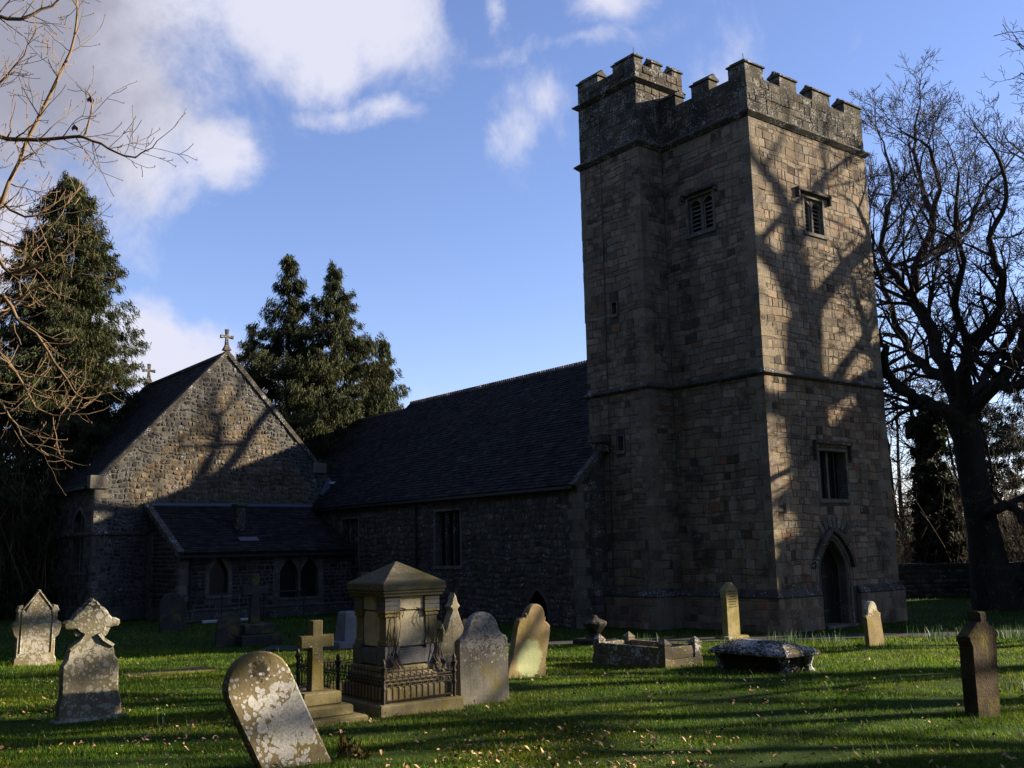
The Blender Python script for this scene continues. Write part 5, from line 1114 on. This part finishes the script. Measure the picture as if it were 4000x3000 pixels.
# near tree at left: limbs entering the frame
YL = 14.0; lr = random.Random(8); lb = Vector((-9.3, 14.2, zg(14.2)))
def Lp(px, py, dy=0): return at(px, py, YL + dy) - lb
mb, tw, buds = MB(), MB(), []
mb.tube([(0, 0, -.3), (.05, 0, 1.5), (.0, .1, 3.2), (.1, .0, 5.0), (.25, 0, 6.6), (.4, .1, 8.2)], [.34, .27, .24, .2, .16, .1], 9)
LL = dict(rg=lr, every=.16, L=(.30, .75), lvl=2, up=.35, gnarl=.22, dens=.8, rmin=.0045, bud=buds, crf=.5)
for pts, r0, r1 in (
    ([Vector((.25, 0, 6.6)), Lp(-30, 470), Lp(40, 350), Lp(108, 205), Lp(150, 110), Lp(166, 20), Lp(160, -60)], .045, .010),
    ([Vector((.1, 0, 5.8)), Lp(-40, 330), Lp(30, 302, -.3), Lp(110, 298, -.4), Lp(180, 298, -.5), Lp(235, 318, -.5), Lp(290, 338, -.6), Lp(338, 308, -.6)], .05, .007),
    ([Lp(180, 298, -.5), Lp(196, 250, -.5), Lp(199, 212, -.5), Lp(185, 196, -.5)], .018, .006),
    ([Vector((.4, 0, 8.0)), Lp(-40, 60, .4), Lp(40, 40, .5), Lp(110, 12, .6), Lp(150, -30, .6)], .05, .012),
    ([Vector((.1, 0, 5.2)), Lp(-40, 560, -.2), Lp(20, 590, -.3), Lp(90, 570, -.3), Lp(140, 540, -.3), Lp(175, 505, -.3)], .045, .006),
    ([Vector((.1, 0, 4.8)), Lp(-40, 700, .2), Lp(30, 660, .2), Lp(80, 620, .2), Lp(130, 610, .2), Lp(185, 580, .2)], .04, .006),
    ([Vector((.0, 0, 4.4)), Lp(-40, 640, -.4), Lp(40, 690, -.5), Lp(90, 740, -.5), Lp(130, 800, -.5), Lp(165, 850, -.5), Lp(185, 862, -.5)], .04, .006),
    ([Vector((.0, 0, 4.2)), Lp(-40, 760, .3), Lp(30, 800, .3), Lp(80, 880, .3), Lp(130, 900, .3), Lp(175, 880, .3)], .035, .006),
    ([Vector((.0, 0, 4.0)), Lp(-40, 860, -.2), Lp(20, 900, -.2), Lp(60, 960, -.2), Lp(110, 985, -.2)], .035, .006),
    ([Vector((.2, 0, 6.2)), Lp(-40, 420, .5), Lp(20, 450, .5), Lp(70, 470, .5), Lp(110, 440, .5)], .04, .006),
    ([Vector((.2, 0, 6.2)), Lp(-60, 480, .8), Lp(0, 520, .8), Lp(60, 530, .8), Lp(120, 480, .8), Lp(150, 430, .8)], .035, .006),
    ([Vector((.3, 0, 7.2)), Lp(-50, 200, .5), Lp(0, 180, .5), Lp(50, 120, .5), Lp(80, 60, .5)], .04, .006)):
    limb_with_twigs(mb, tw, pts, r0, r1, **LL)
lt = empty('budding_tree', lb, label='bare budding tree at the left edge with thin golden branches', cat='tree')
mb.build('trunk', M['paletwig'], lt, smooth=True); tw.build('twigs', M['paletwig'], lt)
bm_ = MB()
for q in buds:
    s_ = lr.uniform(.008, .016); bm_.rings([[q + Vector((s_ * .6, 0, 0)), q + Vector((0, s_ * .6, 0)), q + Vector((-s_ * .6, 0, 0)), q + Vector((0, -s_ * .6, 0))], [q + Vector((s_ * .2, 0, s_ * 2)), q + Vector((0, s_ * .2, s_ * 2)), q + Vector((-s_ * .2, 0, s_ * 2)), q + Vector((0, -s_ * .2, s_ * 2))]])
for px, py in ((197, 208), (160, 268), (30, 705)):
    q = Lp(px, py, -.5)
    for i in range(4): dq = Vector((lr.uniform(-.03, .03), lr.uniform(-.03, .03), -.05)); bm_.add([q, q + dq + Vector((.025, 0, 0)), q + dq * 2, q + dq - Vector((.025, 0, 0))], [(0, 1, 2, 3)])
bm_.build('buds', plain_mat('leaf_bud', (.16, .075, .05), .8), lt)
# right-hand tree whose twigs reach the upper right corner
rr_ = random.Random(31); rb = Vector((19.2, 26.5, zg(26.5))); mb, tw = MB(), MB()
RP = lambda px, py, y=25: at(px, py, y) - rb
mb.tube([(0, 0, -.3), (.1, 0, 3), (-.1, .1, 7), (0, 0, 11), (-.3, 0, 14)], [.36, .28, .22, .16, .1], 8)
for pts in ([Vector((-.2, 0, 10)), RP(2370, 170), RP(2285, 180), RP(2225, 115), RP(2205, 92)], [Vector((-.1, 0, 9)), RP(2380, 250), RP(2280, 232), RP(2222, 172), RP(2202, 160)], [Vector((-.1, 0, 9)), RP(2390, 330), RP(2310, 290), RP(2240, 210)],
            [Vector((0, 0, 8)), Vector((3, 1, 10)), Vector((5, 1, 13))], [Vector((0, 0, 9)), Vector((1, 3, 12)), Vector((0, 5, 14))], [Vector((0, 0, 8)), Vector((-.5, -3, 10)), Vector((0, -5, 13))]):
    limb_with_twigs(mb, tw, pts, .08, .015, rr_, .4, (.5, 1.0), 2, .3, .28, 1.0, .006)
rt = empty('ash_tree', rb, label='leafless tree whose twig tips enter at the upper right corner', cat='tree'); mb.build('trunk', M['bark'], rt, smooth=True); tw.build('twigs', M['twig'], rt)
# slender bare trees and thicket beyond the wall
for i, (px, y, H) in enumerate(((1942, 52, 12), (1965, 56, 14), (1985, 50, 11), (2022, 54, 15), (2045, 60, 13), (1955, 62, 15), (2080, 57, 12), (2170, 54, 12), (2010, 64, 14))):
    x = at(px, 1200, y).x; rg_ = random.Random(40 + i); mb, tw = MB(), MB(); pts = [Vector((0, 0, -.2))]
    for k in range(7): pts.append(pts[-1] + Vector((rg_.uniform(-.25, .25), rg_.uniform(-.25, .25), H / 8)))
    mb.tube(pts, [.17, .15, .13, .11, .09, .07, .05, .03], 6)
    for k in range(30):
        j = rg_.randint(1, 7); a = rg_.uniform(0, 6.28); grow(mb, tw, pts[j], Vector((math.cos(a), math.sin(a), rg_.uniform(-.2, 1.0))), rg_.uniform(1.2, 3.0), .035, 2, rg_, .1, .35, .8, .010)
    rt = empty('slender_tree', (x, y, 0), label='slender bare tree beyond the boundary wall between tower and oak', cat='tree', group='slender bare trees beyond the wall')
    mb.build('trunk', M['bark'], rt); tw.build('twigs', M['twig'], rt, kind='stuff')
ivt = empty('ivy_tree', (at(2025, 1200, 49).x, 49, 0), label='ivy-clad trunk just beyond the wall left of the oak trunk', cat='tree')
mb = MB(); mb.tube([(0, 0, -.2), (.1, 0, 3), (-.2, 0, 6), (.1, 0, 9)], [.3, .26, .22, .15], 7); mb.build('trunk', M['bark'], ivt)
V, col, tr = conifer(seed=30, H=9, Rb=.75, nb=200, spray=11, prof=.12, droop=.1, tip=.1, zlo=.02, kl=(.14, .28), kw_=(.07, .13)); big_mesh('ivy', V, 3, col, M['yew'], ivt)
# thicket of canes behind the wall, undergrowth at left, far wood
def canes(name, x0, x1, y0, y1, n, h, seed, mat, label=None):
    rg_ = np.random.default_rng(seed); x = rg_.uniform(x0, x1, n); y = rg_.uniform(y0, y1, n); hh = rg_.uniform(h[0], h[1], n); segs = []
    p0 = np.stack([x, y, np.full(n, -.1)], 1); d = np.stack([rg_.normal(0, .16, n), rg_.normal(0, .16, n), np.ones(n)], 1)
    cur = p0; r0 = rg_.uniform(.012, .03, (n, 1))
    for k in range(4):
        nxt = cur + d * (hh[:, None] / 4); segs.append((cur, nxt, r0 * (1 - k * .22), r0 * (1 - (k + 1) * .22))); d = d + rg_.normal(0, .22, (n, 3)) * np.array([1, 1, .3])
        for q in range(2):                                  # side shoots
            e = cur + (nxt - cur) * rg_.random((n, 1)); dd = rg_.normal(0, .5, (n, 3)) + np.array([0, 0, .25]); segs.append((e, e + dd * hh[:, None] * .18, r0 * .5, r0 * .15))
        cur = nxt
    Vs = []
    for a, b, ra, rb_ in segs:
        ang = [0, 2.09, 4.19]; ring = lambda c, r_: [c + r_ * np.array([math.cos(q), math.sin(q), 0]) for q in ang]
        A_, B_ = ring(a, ra), ring(b, rb_)
        for i in range(3): j = (i + 1) % 3; Vs.append(np.stack([A_[i], A_[j], B_[j], B_[i]], 1))
    V = np.concatenate(Vs).reshape(-1, 3); k = np.repeat(rg_.uniform(.5, 1.6, len(V) // 4), 4)[:, None] * np.array([1, 1, 1])
    return big_mesh(name, V, 4, k, mat, kind='stuff')
canes('thicket', 16, 40, 48.2, 58, 2300, (2.2, 6.2), 1, M['thicket'])
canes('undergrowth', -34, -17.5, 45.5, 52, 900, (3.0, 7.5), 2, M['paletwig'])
V, col, tr = conifer(seed=50, H=6.2, Rb=3.4, nb=200, spray=6, K=14, prof=.4, droop=.15, tip=.15, asym=.25, zlo=.03)
for i, (px, y, sc) in enumerate(((60, 49, .95), (-40, 47, 1.2))):
    if i == 0: hm = pop(big_mesh('crown', V, 3, col, M['conifer']))
    tree_obj('holly_bush', [('crown', hm)], (at(px, 1000, y).x, y, 0), i * 2.0, sc, label=('bushy evergreen shrub left of the aisle, under the golden branches', 'evergreen shrub half outside the left edge of the view')[i], cat='shrub', group='evergreen shrubs at far left')
rg_ = np.random.default_rng(77); n = 26000; x = rg_.uniform(-140, 170, n); y = rg_.uniform(95, 112, n); hh = (3.2 + 1.6 * np.sin(x * .13) + 1.2 * np.sin(x * .41 + 1)) ; z = rg_.random(n) ** 1.3 * np.maximum(hh, 1.2)
c_ = np.stack([x, y, z], 1); ax = rg_.normal(0, 1, (n, 3)) + np.array([0, 0, .9]); ax /= np.linalg.norm(ax, axis=1, keepdims=True); wv_ = np.cross(ax, rg_.normal(0, 1, (n, 3))); wv_ /= np.linalg.norm(wv_, axis=1, keepdims=True)
V = np.stack([c_ - ax * .6, c_ + wv_ * .18, c_ + ax * .6, c_ - wv_ * .12], 1).reshape(-1, 3); big_mesh('hedgerow', V, 4, np.repeat(rg_.uniform(.6, 1.5, (n, 1)) * np.ones((1, 3)), 4, 0), M['thicket'], kind='stuff')

# ------------------------------------------------------------------ grass, dead leaves, daffodils
rg_ = np.random.default_rng(5)
def zgn(x, y):
    t = 28 - y; z = np.where(t > 3, .038 * t, np.where(t < -3, 0, .038 * (t + 3) ** 2 / 12))
    return z + .025 * np.sin(x * 1.1 + y * .37) * np.sin(y * .9 - x * .4) * np.where(y < 27, 1, .3)
def scatter(n, y0, y1, powr, spread=.62, x0=-.5):
    u = rg_.random(n); y = y0 * (y1 / y0) ** (u ** powr); x = rg_.uniform(-spread, spread, n) * y; return x, y
def footprint(x, y):
    dx, dy = x - AX, y - AY; v = dx * cc + dy * cs; u = -dx * cs + dy * cc
    bad = ((v > -.2) & (u > -.2) & (v < 6.5) & (u < 6.5)) | ((v > -2.6) & (u > 3.5) & (v < 9)) | ((v > -10.2) & (u > 20.8) & (v < 0)) | ((v > -12.6) & (u > 24.8) & (v < 0))
    yc = 28.5 + .003 * (x - 3) ** 2 + np.where(x < 5, 0, -.03 * (x - 5)); bad |= (np.abs(y - yc) < .72 + .12 * np.sin(x * 5)) & (x > -7) & (x < 15.3)
    bad |= ((v2 := (x + 1.72) * cc + (y - 13.15) * cs) > 0) & (v2 < EV) & ((u2 := -(x + 1.72) * cs + (y - 13.15) * cc) > 0) & (u2 < EUL)
    return bad
def blades(n, y0, y1, powr, hr, wr, spread=.62):
    x, y = scatter(n, y0, y1, powr, spread); ok = ~footprint(x, y); x, y = x[ok], y[ok]; n = len(x)
    clump = .5 + .5 * np.sin(x * 2.3 + np.sin(y * 1.7) * 2) * np.sin(y * 2.9 + np.cos(x * 1.3)); patch = .5 + .5 * np.sin(x * .55 + 1.3 * np.sin(y * .31)) * np.cos(y * .47)
    h = rg_.uniform(*hr, n) * (.75 + .5 * clump); sc = np.clip(y / 12, .8, 2.6); h = h * np.clip(y / 14, 1, 1.35)
    a = rg_.uniform(0, 6.283, n); lean = rg_.uniform(.1, .9, n); z = zgn(x, y) - .01
    wd = rg_.uniform(*wr, n) * sc; tx, ty = np.cos(a), np.sin(a)
    P0 = np.stack([x - ty * wd, y + tx * wd, z], 1); P1 = np.stack([x + ty * wd, y - tx * wd, z], 1); P2 = np.stack([x + tx * h * lean, y + ty * h * lean, z + h * np.sqrt(np.maximum(1 - .6 * lean ** 2, .1))], 1)
    V = np.stack([P0, P1, P2], 1).reshape(-1, 3); patch2 = np.clip(.5 + .9 * np.sin(x * .83 + 2.1 * np.sin(y * .57 + 1)) * np.sin(y * .71 - 1.1 * np.sin(x * .39)), 0, 1); k = rg_.uniform(.3, 1.9, n) * (.55 + .5 * patch + .3 * patch2); yel = rg_.uniform(.7, 1.4, n) * (.8 + .3 * clump + .35 * patch2)
    dead = rg_.random(n) < .04; col = np.stack([k * yel, k, k * .9], 1); col[dead] = np.array([2.6, 1.3, 4.0]) * .9
    return V, np.repeat(col, 3, 0)
A1, B1 = blades(560000, 6.0, 30, .95, (.024, .060), (.0030, .0062)); A2, B2 = blades(60000, 27, 60, .8, (.04, .09), (.004, .008), .6)
A3, B3 = blades(9000, 6.5, 28, .9, (.07, .15), (.002, .004))
bx = np.array([(-11.4, 24.6, .6), (-5.62, 13.75, .45), (-2.0, 9.8, .42), (-2.52, 12.98, .6), (-.97, 15.6, .4), (-.5, 14.66, .5), (.1, 18.55, .5), (8.55, 25.0, .4), (5.36, 12.22, .38), (5.86, 28.4, .5), (2.2, 20.9, 1.1), (4.2, 19.2, 1.0), (-1.4, 14.4, 1.35), (-7.1, 21.3, .8)])
tb = np.repeat(bx, 420, 0); aa = rg_.uniform(0, 6.283, len(tb)); rr2 = tb[:, 2] * (1 + rg_.normal(0, .13, len(tb))); TX, TY = tb[:, 0] + np.cos(aa) * rr2, tb[:, 1] + np.sin(aa) * rr2 * .8
scatter_0 = scatter; scatter = lambda *a, **k: (TX, TY)
A4, B4 = blades(1, 0, 0, 0, (.05, .13), (.002, .0045)); scatter = scatter_0
A3 = np.concatenate([A3, A4]); B3 = np.concatenate([B3, B4])
big_mesh('grass', np.concatenate([A1, A2, A3]), 3, np.concatenate([B1, B2, B3]), M['grass'], kind='stuff')
n = 15000; x, y = scatter(n, 7, 27, 1.0, .58); den = .22 + .78 * (np.sin(x * .9 + 1) * np.sin(y * .8 - x * .3) > .25) * np.where(x < 1.5, 1, .55); keep = (rg_.random(n) < den * np.clip(1.5 - y / 22, .15, 1)) & ~footprint(x, y); x, y = x[keep], y[keep]; n = len(x)
z = zgn(x, y) + rg_.uniform(.03, .065, n); c_ = np.stack([x, y, z], 1); a = rg_.uniform(0, 6.283, n); ax = np.stack([np.cos(a), np.sin(a), rg_.normal(0, .45, n)], 1); sd_ = np.stack([-np.sin(a), np.cos(a), rg_.normal(0, .45, n)], 1)
l_ = rg_.uniform(.012, .033, (n, 1)); w_ = l_ * rg_.uniform(.4, .7, (n, 1)); cup = np.array([0, 0, 1]) * l_ * rg_.uniform(.1, .5, (n, 1))
V = np.concatenate([np.stack([c_ - ax * l_, c_ + sd_ * w_ + cup, c_ + ax * l_ + cup * .3], 1), np.stack([c_ - ax * l_, c_ + ax * l_ + cup * .3, c_ - sd_ * w_ + cup], 1)]).reshape(-1, 3)
k = rg_.uniform(.35, 1.25, (n, 1)) * np.array([1, 1, 1]) * np.concatenate([np.ones((n, 1)), rg_.uniform(.75, 1.1, (n, 1)), rg_.uniform(.6, 1.1, (n, 1))], 1); k = np.repeat(np.concatenate([k, k]), 3, 0)
big_mesh('leaf_litter', V, 3, k, M['litter'], kind='stuff')
def daff_leaves(mb, x, y, n, hr, spread, rg_):
    for i in range(n):
        a = rg_.uniform(0, 6.28); r_ = spread * math.sqrt(rg_.random()); px, py = x + r_ * math.cos(a), y + r_ * math.sin(a); z = zg(py, px) - .02; h = rg_.uniform(*hr); b = rg_.uniform(0, 6.28); le = rg_.uniform(0, .35) * h; w_ = rg_.uniform(.006, .011); k = rg_.uniform(.6, 1.5)
        wx, wy = -math.sin(b) * w_, math.cos(b) * w_; dx, dy = math.cos(b) * le, math.sin(b) * le
        mb.add([(px - wx, py - wy, z), (px + wx, py + wy, z), (px + wx * .9 + dx * .35, py + wy * .9 + dy * .35, z + h * .6), (px - wx * .9 + dx * .35, py - wy * .9 + dy * .35, z + h * .6), (px + dx, py + dy, z + h)], [(0, 1, 2, 3), (3, 2, 4)], (k, k, k))
        if rg_.random() < .15: mb.tube([(px + dx * .4, py + dy * .4, z + h * 1.0), (px + dx * .42, py + dy * .42, z + h * 1.18)], [.012, .004], 4, tint=(3.2, 2.6, 3.0))
dr = random.Random(12)
for (px, py, y, n, hr, sp_, lab) in ((343, 1568, None, 9, (.14, .26), .07, 'lone clump of young daffodil leaves in the lawn behind the leaning headstone'), (1395, 1385, 26.4, 34, (.2, .42), .35, 'daffodil clump on the path edge above the kerbed grave'), (1590, 1400, 26.0, 30, (.18, .36), .4, 'daffodil clump at the foot of the slim pointed headstone'),
                                     (1700, 1385, 27.0, 40, (.2, .42), .55, 'daffodil clump below the near corner of the tower'), (1790, 1380, 26.8, 24, (.18, .36), .5, 'daffodil clump before the tower door'), (3930 / 1.808, 1475, 14.6, 26, (.1, .22), .25, 'grassy tuft of leaves beside the rough dark headstone')):
    yy = y or 12.8; xx = at(px, py, yy).x; mb = MB(); daff_leaves(mb, xx, yy, n, hr, sp_, dr); tag(mb.build('daffodil_clump', M['daff']), lab, 'plant')
mb = MB()
for i in range(46): x_ = dr.uniform(10.4, 17.0); daff_leaves(mb, x_, dr.uniform(25.6, 27.4), 14, (.18, .44), .28, dr)
mb.build('daffodils', M['daff'], kind='stuff')
